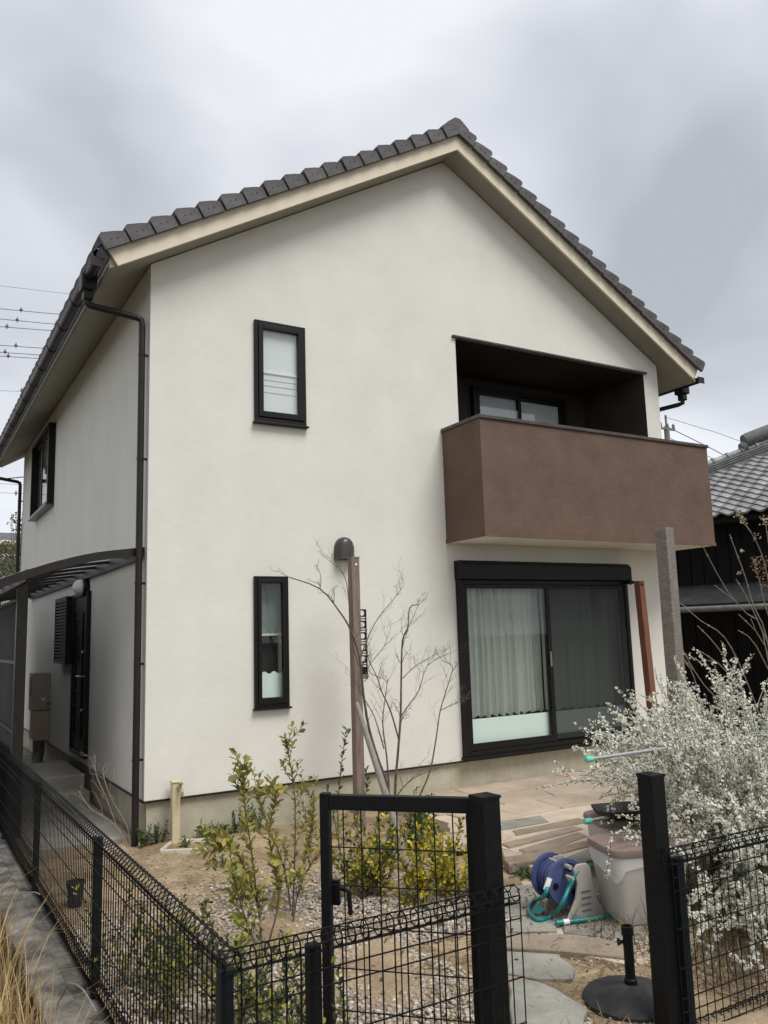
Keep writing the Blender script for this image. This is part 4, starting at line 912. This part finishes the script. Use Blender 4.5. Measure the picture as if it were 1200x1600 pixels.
# weeds along the foundation
for lab, px, py, r, hgt, nst in (('green weed at the foot of the corner downpipe', 232, 1318, .13, .2, 20), ('small weed right of the tap post', 300, 1300, .06, .08, 8), ('green weed against the foundation right of the pan', 345, 1300, .12, .12, 12), ('green leafy weeds along the foundation', 388, 1298, .16, .22, 22), ('tiny weed in front of the drain pan', 290, 1324, .035, .06, 6), ('grass weed tuft on the bare dirt', 340, 1352, .08, .05, 9), ('weed tuft in the soil beside the hose reel', 815, 1372, .12, .06, 24)):
    p = at(px, py, Z=GZ); sts = []
    for k in range(nst):
        a = rnd(0, 6.28); f = rnd(.2, 1); b = p+Vector((math.cos(a)*r*f, min(math.sin(a)*r*f, -.05-p.y if p.y > -.4 else 9), 0)); sts.append(stemline(b, b+Vector((rnd(-.06, .06), rnd(-.06, .03), hgt*rnd(.4, 1))), .02, 4))
    leafy('weed', lab, p, sts, .03, .010, 0, cols=[(.05, .10, .025), (.07, .13, .035), (.10, .14, .04)], side=1, sideL=.05, start=.05, rs=.002, cat='weed', group='weeds in the garden soil')
# bare shrub
random.seed(5)
bt = thing('bare_shrub', 'leafless many stemmed shrub before the white wall', 'shrub', at(628, 1300, Z=GZ)); mb = MB()
def twigs(S_, r0, dep, n, Ls):
    for k in range(n):
        i = random.randint(len(S_)//3, len(S_)-1); d = (S_[i]-S_[i-1]).normalized(); sd = RT*random.choice((-1, 1))*rnd(.35, .9)+_fwd*rnd(-.5, .5)
        dd = (d*.9+sd*.8+Vector((0, 0, .25))).normalized(); L = Ls*rnd(.4, 1); s2 = stemline(S_[i], S_[i]+dd*L, .03, 5); mb.tube(s2, [r0*(1-.65*q/5) for q in range(6)], 5)
        if dep: twigs(s2, r0*.6, dep-1, 3, L*.55)
for pts, Y_, r in (
    ([(612, 1300), (606, 1230), (592, 1190), (577, 1140), (568, 1085), (562, 1030), (548, 985), (530, 955), (500, 920), (452, 902)], -.95, .016),
    ([(560, 1040), (548, 990), (545, 940), (540, 905), (528, 888), (502, 866)], -.95, .006),
    ([(616, 1300), (618, 1225), (622, 1175), (626, 1120), (627, 1060), (629, 1000), (637, 985), (640, 950), (655, 945)], -.85, .014),
    ([(623, 1155), (610, 1110), (596, 1080), (590, 1060), (576, 1030), (572, 1010)], -.9, .008),
    ([(629, 1010), (632, 990), (641, 975), (654, 944)], -.85, .005),
    ([(608, 1232), (604, 1180), (598, 1130), (602, 1090), (606, 1060)], -.7, .009),
    ([(626, 1120), (640, 1100), (655, 1078), (668, 1040), (700, 1022)], -.8, .007),
    ([(655, 1245), (672, 1205), (682, 1150), (688, 1110), (700, 1070), (707, 1042), (692, 1033)], -.6, .009),
    ([(688, 1110), (710, 1100), (735, 1090)], -.6, .005), ([(615, 1250), (640, 1220), (670, 1205)], -.75, .008),
    ([(600, 1170), (585, 1120), (565, 1085), (553, 1060)], -1.0, .006), ([(562, 1030), (585, 975), (620, 930), (632, 912)], -.9, .005), ([(596, 1060), (575, 1045), (600, 1010), (612, 975)], -.85, .004), ([(629, 1060), (650, 1040), (676, 1025)], -.85, .005)):
    S_ = S(pts, Y_); n = len(S_); mb.tube(S_, [r*(1-.72*i/(n-1)) for i in range(n)], 7); twigs(S_, max(r*.25, .0014), 1, 11, .24)
mb.build('branches', 'bark', bt, smooth=True)
p0, p1_ = at(641, 1372, Z=GZ-.03), at(557, 1098, Y=-1.55)
sk = MB().tube([p0, p0.lerp(p1_, .35)+Vector((.012, 0, 0)), p0.lerp(p1_, .7)+Vector((.004, 0, 0)), p1_], [.032, .029, .024, .020], 12).build('leaning_stake', 'stake', smooth=True)
tag(sk, 'pale bare stake leaning towards the slim wooden post', 'stake')
# dry canes behind the white bush
random.seed(9)
dc = thing('dry_canes', 'bare canes with dried flower heads in front of the dark neighbour house', 'plant', at(1195, 1150, Y=-2.4)); mb = MB(); fl_ = MB()
def canes(lst, Y_):
    for pts in lst:
        S_ = S(pts, Y_+rnd(-.25, .25)); n = len(S_); mb.tube(S_, [.0062*(1-.45*i/(n-1)) for i in range(n)], 5)
        for i in range(2, n, 3): mb.lathe([(.002, -.01), (.0085, 0), (.002, .01)], S_[i], 6)
        if rnd(0, 1) < .6:
            i = n*2//3; d = (S_[i]-S_[i-1]).normalized(); mb.tube(stemline(S_[i], S_[i]+(d+RT*rnd(-.9, .6)+rv(.3)).normalized()*rnd(.1, .3), .01, 4), .003, 4)
canes([[(1225, 1180), (1192, 990), (1167, 959), (1135, 921), (1095, 848)], [(1225, 1150), (1198, 996), (1178, 948), (1164, 900), (1149, 859), (1140, 835)], [(1210, 1180), (1165, 1060), (1132, 996), (1095, 970), (1062, 941)], [(1190, 1160), (1150, 1060), (1120, 1010), (1090, 978)],
       [(1230, 1130), (1196, 1010), (1154, 960)], [(1235, 1120), (1182, 1010), (1153, 985)], [(1240, 1100), (1205, 930), (1190, 865), (1165, 818), (1152, 800)], [(1250, 1080), (1215, 950), (1205, 880), (1196, 815)], [(1180, 1140), (1140, 1055), (1095, 1018)], [(1160, 1130), (1100, 1070), (1065, 1012)], [(1230, 1100), (1210, 1030), (1170, 940), (1150, 905)],
       [(1170, 1140), (1200, 1060), (1230, 1020)], [(1100, 1120), (1085, 1060), (1070, 1030)], [(1240, 1060), (1200, 960), (1186, 905), (1175, 870)]], -2.35)
for px, py, n, rr_, c in ((1153, 803, 26, .035, (.62, .54, .40)), (1161, 813, 20, .03, (.58, .48, .34)), (1196, 812, 34, .05, (.60, .50, .36)), (1188, 880, 70, .075, (.30, .20, .13)), (1198, 905, 70, .08, (.27, .17, .11)), (1181, 838, 14, .03, (.55, .47, .36)), (1160, 862, 6, .02, (.6, .55, .45)), (1156, 895, 8, .02, (.5, .42, .33))):
    c0 = at(px, py, Y=-2.35)
    for k in range(n): leaf(fl_, c0+rv(rr_), rv(1)+Vector((0, 0, .1)), rv(1), rnd(.018, .032), rnd(.014, .022), mixc(c, (c[0]*.5, c[1]*.45, c[2]*.4), rnd(0, 1)))
mb.build('canes', 'twig', dc, smooth=True); fl_.build('dried_flower_heads', 'leaf', dc, kind='stuff')
# white flowering bush (arching sprays crowded with small blossoms)
random.seed(3)
sp = thing('flowering_bush', 'large white flowering bush behind the right mesh fence', 'bush', (3.1, -3.55, GZ)); mb = MB(); bl = MB(); gl_ = MB()
def blossom(p, s):
    nrm = (rv(1)+Vector((0, -.3, .5))).normalized(); o1 = nrm.orthogonal().normalized(); o2 = nrm.cross(o1); a0 = rnd(0, 6); w_ = rnd(.66, .93); c = (w_, w_*.995, w_*.89)
    P = [p]; 
    for k in range(5):
        a = a0+k*1.2566; P.append(p+(o1*math.cos(a)+o2*math.sin(a))*s+nrm*s*.35)
    bl.add(P, [(0, 1, 2), (0, 2, 3), (0, 3, 4), (0, 4, 5), (0, 5, 1)], c)
def spray(a, b, arch, r, dens):
    a, b = Vector(a), Vector(b); n = 9; S_ = [a.lerp(b, i/n)+Vector((0, 0, arch*math.sin(math.pi*(i/n)**.8)))+rv(.006) for i in range(n+1)]
    mb.tube(S_, [r*(1-.75*i/n) for i in range(n+1)], 4); return S_
def flower_along(S_, dens, st_=.2, spread=.014):
    tot = sum((S_[i+1]-S_[i]).length for i in range(len(S_)-1)); m = max(1, int(tot*dens/3.6))
    for k in range(m):
        f = (st_+(1-st_)*(k+rnd(.2, .8))/m)*(len(S_)-1); i = min(int(f), len(S_)-2); q = S_[i].lerp(S_[i+1], f-i)+rv(spread*.6)
        for w2 in range(random.randint(2, 6)): blossom(q+rv(spread*.55), rnd(.0052, .0092))
        if rnd(0, 1) < .35: leaf(gl_, q, rv(1)+Vector((0, 0, .4)), rv(1), rnd(.014, .026), .007, random.choice([(.20, .23, .045), (.13, .16, .03), (.26, .25, .06)]))
base = Vector((3.35, -3.5, GZ))
ends = []
for k in range(120):
    a = rnd(0, 6.283); rad = math.sqrt(rnd(.05, 1)); ex = base+Vector((math.cos(a)*rad*1.30, math.sin(a)*rad*1.15, 0)); z = .30+.60*(1-rad**1.6)+rnd(-.3, .16); ends.append((ex.x, max(ex.y, -4.62), z))
for k in range(150): ends.append((rnd(1.75, 4.4), rnd(-4.66, -4.0), rnd(-.34, .22)))
for px, py, Y_ in ((930, 1165, -3.5), (968, 1190, -3.6), (985, 1162, -3.3), (1045, 1120, -3.0), (1075, 1090, -2.9), (1105, 1040, -2.9), (1138, 1050, -3.0), (1160, 1080, -3.1), (965, 1275, -3.7), (955, 1300, -3.75), (980, 1260, -3.7), (1015, 1140, -3.2), (1060, 1160, -3.2), (1195, 1085, -3.2), (945, 1188, -3.6), (1000, 1120, -2.9), (1090, 1120, -3.1), (975, 1310, -3.85), (1045, 1290, -3.9), (1060, 1330, -4.1)): ends.append(tuple(at(px, py, Y=Y_)))
for k in range(26): ends.append(tuple(at(rnd(1040, 1215), rnd(1110, 1290), Y=rnd(-4.25, -3.7))))
for k, e_ in enumerate(ends):
    S_ = spray(base+Vector((rnd(-.28, .28), rnd(-.25, .2), 0)), e_, rnd(.05, .30) if k < 270 else rnd(.05, .15), .006, 1)
    flower_along(S_, 100, .35)
    for q in range(9):
        i = random.randint(4, len(S_)-1); d = (S_[i]-S_[i-1]).normalized(); dd = (d*.8+rv(.75)+Vector((0, 0, .12))).normalized(); s2 = stemline(S_[i], S_[i]+dd*rnd(.10, .30), .02, 5)
        if min(p.y for p in s2) < -4.72: continue
        mb.tube(s2, .002, 4); flower_along(s2, 200, .05, .016)
        if rnd(0, 1) < .3:
            for w2 in range(5): leaf(gl_, s2[random.randint(1, 5)], rv(1), rv(1), .028, .009, (.16, .20, .03))
mb.build('stems', 'bark', sp); bl.build('blossom', 'petal', sp, kind='stuff'); gl_.build('foliage', 'leaf', sp, kind='stuff')
# dry grass outside the curb
random.seed(13)
mb = MB()
def blade(b, d, L, w0, col, droop):
    n = 6; P = []; p = Vector(b); dr = Vector(d).normalized(); s = dr.cross(Vector((rnd(-1, 1), rnd(-1, 1), .2))).normalized()
    for i in range(n+1):
        w_ = w0*(1-i/n)+.0006; P += [p+s*w_, p-s*w_]; p = p+dr*(L/n); dr = (dr+Vector((0, 0, -droop/n))+rv(.05)).normalized()
    mb.add(P, [(2*i, 2*i+1, 2*i+3, 2*i+2) for i in range(n)], col)
for k in range(8500):
    y = rnd(-5.6, .6) if k % 3 else rnd(-4.2, -1.5); x = -1.27-abs(random.gauss(0, .32)); hm = 1
    L = rnd(.42, .92); c = random.choice([(.42, .30, .14), (.50, .37, .19), (.34, .23, .10), (.56, .43, .24), (.28, .19, .09)])
    blade((x, y, -.85), (rnd(-.5, .10), rnd(-.35, .25), 1), L, rnd(.004, .0105), c, rnd(.8, 3.0))
gs = mb.build('dry_grass', 'straw', kind='stuff'); gs['label'] = 'dry straw coloured grass outside the concrete curb'; gs['category'] = 'grass'
# a few long dry stalks leaning over the curb
for lab, pts, c in (('long dry stalk arching over the curb', [(60, 1615), (95, 1560), (108, 1538), (128, 1545), (150, 1580)], 0), ('dry stalk leaning on the mesh fence near the corner', [(120, 1630), (150, 1590), (190, 1548), (205, 1545)], 0), ('thin dry stalk bent across the curb', [(20, 1405), (35, 1397), (52, 1394), (62, 1397)], 0)):
    S_ = [at(a, b, X=-1.12-.02*i) for i, (a, b) in enumerate(pts)]; o = MB().tube(smooth(S_), .0035, 6).build('dry_stalk', 'twig', smooth=True); tag(o, lab, 'stalk', 'dry stalks at the curb')

# gravel, litter, weeds on the dirt
random.seed(17)
mb = MB(); ico = [(0, 0, 1), (.894, 0, .447), (.276, .851, .447), (-.724, .526, .447), (-.724, -.526, .447), (.276, -.851, .447), (.724, .526, -.447), (-.276, .851, -.447), (-.894, 0, -.447), (-.276, -.851, -.447), (.724, -.526, -.447)]
icf = [(0, 1, 2), (0, 2, 3), (0, 3, 4), (0, 4, 5), (0, 5, 1), (1, 6, 2), (2, 6, 7), (2, 7, 3), (3, 7, 8), (3, 8, 4), (4, 8, 9), (4, 9, 5), (5, 9, 10), (5, 10, 1), (1, 10, 6)]
def pebble(x, y, z, r, c):
    a = rnd(0, 6.28); ca, sa = math.cos(a), math.sin(a); sx, sy, sz = r*rnd(.7, 1.3), r*rnd(.6, 1.1), r*rnd(.35, .7)
    mb.add([(x+(v[0]*sx*ca-v[1]*sy*sa), y+(v[0]*sx*sa+v[1]*sy*ca), z+v[2]*sz) for v in ico], icf, c)
PC = [(.42, .37, .31), (.50, .45, .38), (.33, .29, .24), (.58, .54, .48), (.38, .30, .23), (.28, .26, .24), (.46, .37, .28)]
for k in range(19000):
    x, y = rnd(-.93, 1.75), rnd(-4.75, -1.3)
    if x > .55 and y < -3.3 and x > .2+(-3.3-y)*.15+.45: continue
    dens = min(1, max(0, (-1.35-y)/.9))*min(1, max(.15, (2.0-x)/.6))
    if rnd(0, 1) > dens: continue
    pebble(x, y, GZ+.006+rnd(-.003, .008), rnd(.007, .017), random.choice(PC))
for k in range(1500): pebble(rnd(-.9, 2.3), rnd(-2.4, -.05), GZ+.003, rnd(.003, .009), random.choice(PC))
for k in range(700): pebble(rnd(.6, 1.9), rnd(-4.75, -3.6), GZ+.006, rnd(.004, .011), random.choice(PC))
g_ = mb.build('gravel', 'stone', kind='stuff', smooth='all'); g_['label'] = 'pale mixed gravel covering the front garden'; g_['category'] = 'gravel'
mb = MB()
for k in range(5200):
    x, y = rnd(.35, 4.0), rnd(-4.72, -3.3)
    if k > 4200: x, y = rnd(-.9, 2.2), rnd(-3.2, -.2)
    p = Vector((x, y, GZ+.012)); c = random.choice([(.34, .25, .14), (.42, .32, .19), (.22, .15, .09), (.16, .15, .06)])
    blade(p, (rnd(-1, 1), rnd(-1, 1), rnd(.05, .5)), rnd(.03, .10), rnd(.001, .0025), c, rnd(.3, 1.2))
g_ = mb.build('ground_litter', 'straw', kind='stuff'); g_['label'] = 'dry grass bits and litter on the soil'; g_['category'] = 'litter'
mb = MB()
for k in range(4400):
    x, y = (rnd(1.5, 4.6), rnd(-4.74, -2.9)) if k < 3700 else (rnd(-.9, 2.2), rnd(-4.6, -.3))
    c = random.choice([(.12, .08, .05), (.18, .12, .07), (.09, .065, .045), (.25, .17, .09)]); leaf(mb, Vector((x, y, GZ+rnd(.012, .03))), Vector((rnd(-1, 1), rnd(-1, 1), rnd(-.15, .3))), Vector((rnd(-.4, .4), rnd(-.4, .4), 1)), rnd(.015, .042), rnd(.010, .022), c)
g_ = mb.build('leaf_litter', 'leaf', kind='stuff'); g_['label'] = 'brown fallen leaves on the soil under the white bush'; g_['category'] = 'leaf litter'
mb = MB()
for k in range(2400):
    x, y = rnd(1.55, 4.6), rnd(-4.72, -3.3); c = random.choice([(.15, .11, .07), (.22, .16, .10), (.10, .10, .04), (.13, .14, .05), (.30, .23, .14)])
    blade((x, y, GZ), (rnd(-.7, .7), rnd(-.7, .7), 1), rnd(.06, .24), rnd(.0015, .0045), c, rnd(.2, 1.8))
g_ = mb.build('undergrowth', 'straw', kind='stuff'); g_['label'] = 'dull brown and green undergrowth below the white bush'; g_['category'] = 'undergrowth'
# bare twigs by the side walk
random.seed(23)
tb = thing('bare_seedling', 'thin leafless seedling beside the corner downpipe', 'shrub', at(190, 1330, Z=GZ)); mb = MB()
for pts in ([(205, 1330), (185, 1295), (160, 1275), (140, 1262), (122, 1235)], [(203, 1320), (198, 1290), (175, 1250), (165, 1225), (160, 1205)], [(200, 1325), (190, 1310), (165, 1245), (150, 1210), (148, 1180)]):
    S_ = S(pts, -.25); mb.tube(S_, .004, 5); twigs(S_, .0022, 1, 5, .2)
mb.build('branches', 'twig', tb, smooth=True)

# ------------------------------------------------------------------ neighbour house
nb_ = thing('neighbour_house', 'dark boarded neighbour house with grey clay tile roof', 'house', (12, 3, GZ))
def toE(p):           # pixel of a world point
    d = p-CAM; return 600+F*d.dot(RT)/d.dot(_fwd), 800-F*d.dot(UP)/d.dot(_fwd)
EA = R_(287); ev = Vector((math.cos(EA), math.sin(EA), 0)); up0 = Vector((math.cos(EA+math.pi/2), math.sin(EA+math.pi/2), 0))   # along the eave, level inwards
PN = .50; gv = (up0+Vector((0, 0, PN))).normalized(); hv = (ev+up0+Vector((0, 0, PN))).normalized(); nv = ev.cross(gv).normalized()
E0 = at(1115, 806, Y=2.0); s0 = 0
for k in range(400):
    s0 = k*.03; Cn = E0-ev*s0; best = min((Cn+hv*(q*.1) for q in range(1, 120)), key=lambda p: abs(toE(p)[0]-1112))
    if toE(best)[1] < 742: break
Cn = E0-ev*s0
LR = 11.0
nroof = MB(); A_, B_2 = Cn-nv*.05, Cn+ev*LR-nv*.05; T1 = Cn+hv*(LR*.5*Vector((1, 1, PN)).length/1.0*.70)-nv*.05
dpt = LR*.45; T1 = Cn+ev*dpt+up0*dpt+Vector((0, 0, PN*dpt))-nv*.05; T2 = Cn+ev*(LR)+up0*dpt+Vector((0, 0, PN*dpt))-nv*.05; bk = Cn+up0*2*dpt; bk2 = bk+ev*LR; dn = Vector((0, 0, -.10))
nroof.add([A_, B_2, T2, T1, bk, bk2]+[v+dn for v in (A_, B_2, bk2, bk)], [(0, 1, 2, 3), (0, 3, 4), (3, 2, 5, 4), (0, 6, 7, 1), (1, 7, 8, 5), (4, 9, 6, 0), (6, 9, 8, 7)])
nroof = nroof.build('roof', 'nwall', nb_)
tw2, tl2 = .27, .235
mb = MB(); n = 9; vs = []
def wv(t_): return .030*math.sin(2*math.pi*(t_*.92+.18))
for u_, h in ((0, .050), (tl2*.5, .042), (tl2+.04, .012)):
    for i in range(n): t_ = i/(n-1); vs.append(ev*(t_*tw2*1.03)+gv*u_+nv*(h+wv(t_)))
for i in range(n): t_ = i/(n-1); vs.append(ev*(t_*tw2*1.03)+nv*(.015+wv(t_)))
fs = [(k*n+i, k*n+i+1, (k+1)*n+i+1, (k+1)*n+i) for k in range(2) for i in range(n-1)]+[(3*n+i, 3*n+i+1, i+1, i) for i in range(n-1)]
to = MB().add(vs, fs).build('roof_tile', 'ntile', nroof, smooth=True, angle=50); first = True; cnt = 0
for ci in range(-1, 60):
    for ri in range(30):
        a_, b_ = ci*tw2, ri*tl2*gv.xy.length
        if b_ > a_+.06: break
        p = Cn+ev*a_+gv*(ri*tl2-.06); q = toE(p)
        if q[0] < 1085 or q[0] > 1255 or q[1] < 640: continue
        o = to if first else bpy.data.objects.new('roof_tile', to.data)
        if not first: link(o, nroof)
        first = False; o.location = p+nv*rnd(-.003, .003); cnt += 1
c0 = Cn+nv*.02; hn = hv.cross(Vector((-hv.y, hv.x, 0))).normalized()
if hn.z < 0: hn = -hn
hs = hv.cross(hn).normalized(); HL = dpt*Vector((1, 1, PN)).length
rdg = MB().obox(c0+hv*HL/2+hn*.07, hv, hs, hn, HL/2, .085, .125).build('hip_ridge', 'nridge', nroof)
for h in (.07, .115, .16): MB().obox(c0+hv*HL/2+hn*h, hv, hs, hn, HL/2+.002, .102, .009).build('ridge_course', 'ntile', rdg)
for k in range(int(HL/.33)):
    q = c0+hv*(k*.33)+hn*.21; px_ = toE(q)[0]
    if px_ < 1060 or px_ > 1300: continue
    MB().tube([q, q+hv*.30], .075, 12).tube([q+hv*.28, q+hv*.335], .095, 12).build('ridge_tile', 'ntile', nroof, smooth=True)
kk = min(range(120), key=lambda k: abs(toE(c0+hv*k*.1)[0]-1172)); q = c0+hv*kk*.1+hn*.40
mb = MB(); mb.tube([q, q+hv*.1, q+hv*1.8], [.13, .15, .15], 12); mb.tube([q-hv*.12-hn*.12, q-hv*.02-hn*.12], [.10, .13], 10); mb.build('ridge_end_ornament', 'nridge', nroof, smooth=True)
# boarded wall below the eaves
wc = Cn+up0*.55+ev*.5; wl = LR-1; zt2 = Cn.z-.02
P4 = [wc, wc+ev*wl, wc+ev*wl+up0*(2*dpt-1.1), wc+up0*(2*dpt-1.1)]
mb = MB(); mb.add([Vector((p.x, p.y, z)) for z in (-.85, zt2) for p in P4], [(0, 3, 2, 1), (4, 5, 6, 7), (0, 1, 5, 4), (1, 2, 6, 5), (2, 3, 7, 6), (3, 0, 4, 7)]); wl_ = mb.build('wall', 'nwall', nb_)
bme = None
for k in range(int(wl/.24)):
    q = wc+ev*(k*.24+.12)-up0*.012
    mb = MB().obox((0, 0, 0), ev, up0, (0, 0, 1), .108, .010, 2.0)
    if bme is None: o = mb.build('board', 'nwall', wl_); bme = o.data
    else: o = bpy.data.objects.new('board', bme); link(o, wl_)
    o.location = (q.x+rnd(-.004, .004), q.y, zt2-2.02)
# lower lean-to eave
q1 = at(1058, 948, Y=2.2); q1 = q1-ev*1.2; ul = 3.6
for k in range(60):
    if toE(q1+ev*ul)[0] > 1168: break
    ul += .1
gl2 = (up0+Vector((0, 0, .35))).normalized()
MB().obox(q1+ev*ul/2+gl2*.55, ev, gl2, ev.cross(gl2), ul/2, .55, .03).build('lower_roof', 'nlow', nb_)
MB().tube([q1-up0*.03-Vector((0, 0, .06)), q1+ev*ul-up0*.03-Vector((0, 0, .06))], .05, 10).build('lower_gutter', 'duct', nb_, smooth=True)

# ------------------------------------------------------------------ far background
bh = thing('background_house', 'far grey roofed house behind the side of the white house', 'house', (-7, 34, -.85))
p = at(-60, 845, Y=34); q = at(60, 847, Y=34)
MB().box(p.x-4, q.x+3, 34.5, 42, -.85, p.z-.1).build('wall', 'farwall', bh)
mb = MB(); z = at(20, 846, Y=34).z; mb.prism([(p.x-5, 33.6, z), (p.x-5, 38, z+.9), (p.x-5, 43, z)], (q.x-p.x+9, 0, 0)); mb.build('roof', 'farroof', bh)
MB().box(p.x-5, q.x+4, 33.5, 33.62, z-.18, z).build('gutter', 'white', bh)
bh2 = thing('background_shed', 'far low shed with pale blue roof beyond the side walk', 'shed', (-5, 24, -.85))
z = at(10, 874, Y=24).z; a = at(-50, 874, Y=24).x; b = at(30, 874, Y=24).x
MB().box(a, b, 24.1, 27, -.85, z-.05).build('wall', 'farwall', bh2); MB().prism([(a-.2, 23.9, z), (a-.2, 27.2, z+.45), (a-.2, 27.2, z+.53), (a-.2, 23.9, z+.08)], (b-a+.4, 0, 0)).build('roof', 'farroof2', bh2)
random.seed(31)
def far_tree(label, px, py, Y_, rx, rz, n, cols, leafs, trunk=True, grp='background trees'):
    c = at(px, py, Y=Y_); t = thing('background_tree', label, 'tree', (c.x, c.y, -.85), grp); mb = MB()
    tr = MB(); top = c-Vector((0, 0, rz*.2)); tr.tube([(c.x+.1, c.y, -.85), (c.x+.05, c.y, (c.z-.85)/2), top], [.07, .06, .03], 6)
    for k in range(16):
        a = top.lerp(Vector((c.x, c.y, -.85)), rnd(0, .5)); e_ = c+Vector((rnd(-1, 1)*rx, rnd(-1, 1)*rx, rnd(-.6, 1)*rz)); tr.tube(stemline(a, e_, .1, 4), [.02, .016, .012, .008, .005], 4)
    tr.build('trunk', 'bark', t)
    for k in range(n):
        d = rv(1)
        while d.length > 1: d = rv(1)
        leaf(mb, c+Vector((d.x*rx, d.y*rx, d.z*rz)), rv(1), rv(1), leafs*rnd(.6, 1.2), leafs*.6, random.choice(cols))
    mb.build('crown', 'leaf', t, kind='stuff')
far_tree('sparse small tree by the far downpipe', 35, 815, 15, .35, .25, 90, [(.16, .16, .09), (.2, .18, .1)], .09)
far_tree('olive brown far tree below the dark roof', 20, 860, 20, 1.0, .30, 700, [(.15, .14, .06), (.19, .16, .08), (.12, .12, .05)], .11)
far_tree('green hedge tree under the pale blue roof', 30, 888, 17, .8, .20, 700, [(.06, .085, .03), (.09, .11, .04)], .09)
far_tree('dull brown hedge tree at the left edge', 0, 915, 14, .9, .32, 900, [(.11, .09, .055), (.14, .11, .07), (.08, .075, .04)], .08)
# power lines left of the house
WG = 'power lines behind the house'
for i, (ya, yb, tick, lab) in enumerate(((445, 458, None, 'topmost thin power line left of the gable'), (481, 491, 33, 'upper power line with a spacer nearest the gutter'), (497, 507, 27, 'second power line with a spacer'), (509, 517, 11, 'third power line with a spacer near the edge'), (538, 545, 25, 'fourth power line with a spacer'), (549, 556, 8, 'fifth power line, upper of the close pair'), (555, 561, 13, 'sixth power line, lower of the close pair'), (609, 612, 34, 'thin line with a small clip above the far eave'), (747, 744, None, 'thick cable reaching the far downpipe'), (755, 758, None, 'thin cable below the thick one'), (769, 772, 25, 'lowest thin cable beside the far downpipe'))):
    Y_ = 26; xb = 300 if ya < 700 else 52
    if ya == 747: Y_ = 9.2; 
    m = (yb-ya)/112. if ya < 700 else (yb-ya)/50.
    a, b = at(-220, ya-220*m, Y=Y_), at(xb, ya+xb*m, Y=Y_)
    t = thing('power_line', lab, 'power line', tuple(a), WG); r = .013 if ya not in (445, 609, 755, 769) else .007
    if ya == 747: r = .010
    MB().tube([a, a.lerp(b, .5)-Vector((0, 0, .05)), b], r, 5).build('wire', 'wire', t)
    if tick:
        q = at(tick, ya+tick*m, Y=Y_-.01); mb = MB(); mb.box(q.x-.015, q.x+.015, Y_-.03, Y_+.03, q.z-.10, q.z+.10); mb.box(q.x-.06, q.x+.06, Y_-.02, Y_+.02, q.z-.02, q.z+.02); mb.build('spacer', 'wire', t)
# utility pole right of the house with lines
q = at(1040, 652, Y=18); up2 = thing('utility_pole', 'far utility pole with crossarm behind the balcony corner', 'utility pole', (q.x, 18, -.85))
MB().tube([(q.x, 18, -.85), (q.x, 18, q.z-.45)], .13, 10).build('pole', 'pole', up2); MB().tube([(q.x, 18, q.z-.5), (q.x, 18, q.z+.1)], .05, 8).build('top_pin', 'pole', up2)
MB().box(q.x-.5, q.x+.5, 17.9, 18, q.z-.62, q.z-.54).build('crossarm', 'pole', up2)
for dx in (-.45, 0, .42): MB().lathe([(.05, 0), (.09, .05), (.05, .1), (.08, .15), (.03, .25)], (q.x+dx, 17.95, q.z-.54), 8).build('insulator', 'pole', up2, smooth=True)
for lab, p_, r in (('faint top wire sagging right from the utility pole', [(1040, 652), (1120, 676), (1240, 720)], .012), ('middle wire from the utility pole to the neighbour', [(1043, 667), (1110, 700), (1240, 770)], .02), ('lower wire from the utility pole to the neighbour', [(1043, 683), (1105, 712), (1240, 786)], .014)):
    a, b, c_ = [at(x, y, Y=18-.05) for x, y in p_]; t = thing('pole_wire', lab, 'wire', tuple(a), 'wires at the utility pole'); MB().tube([a, b, c_], r, 5).build('wire', 'wire', t)
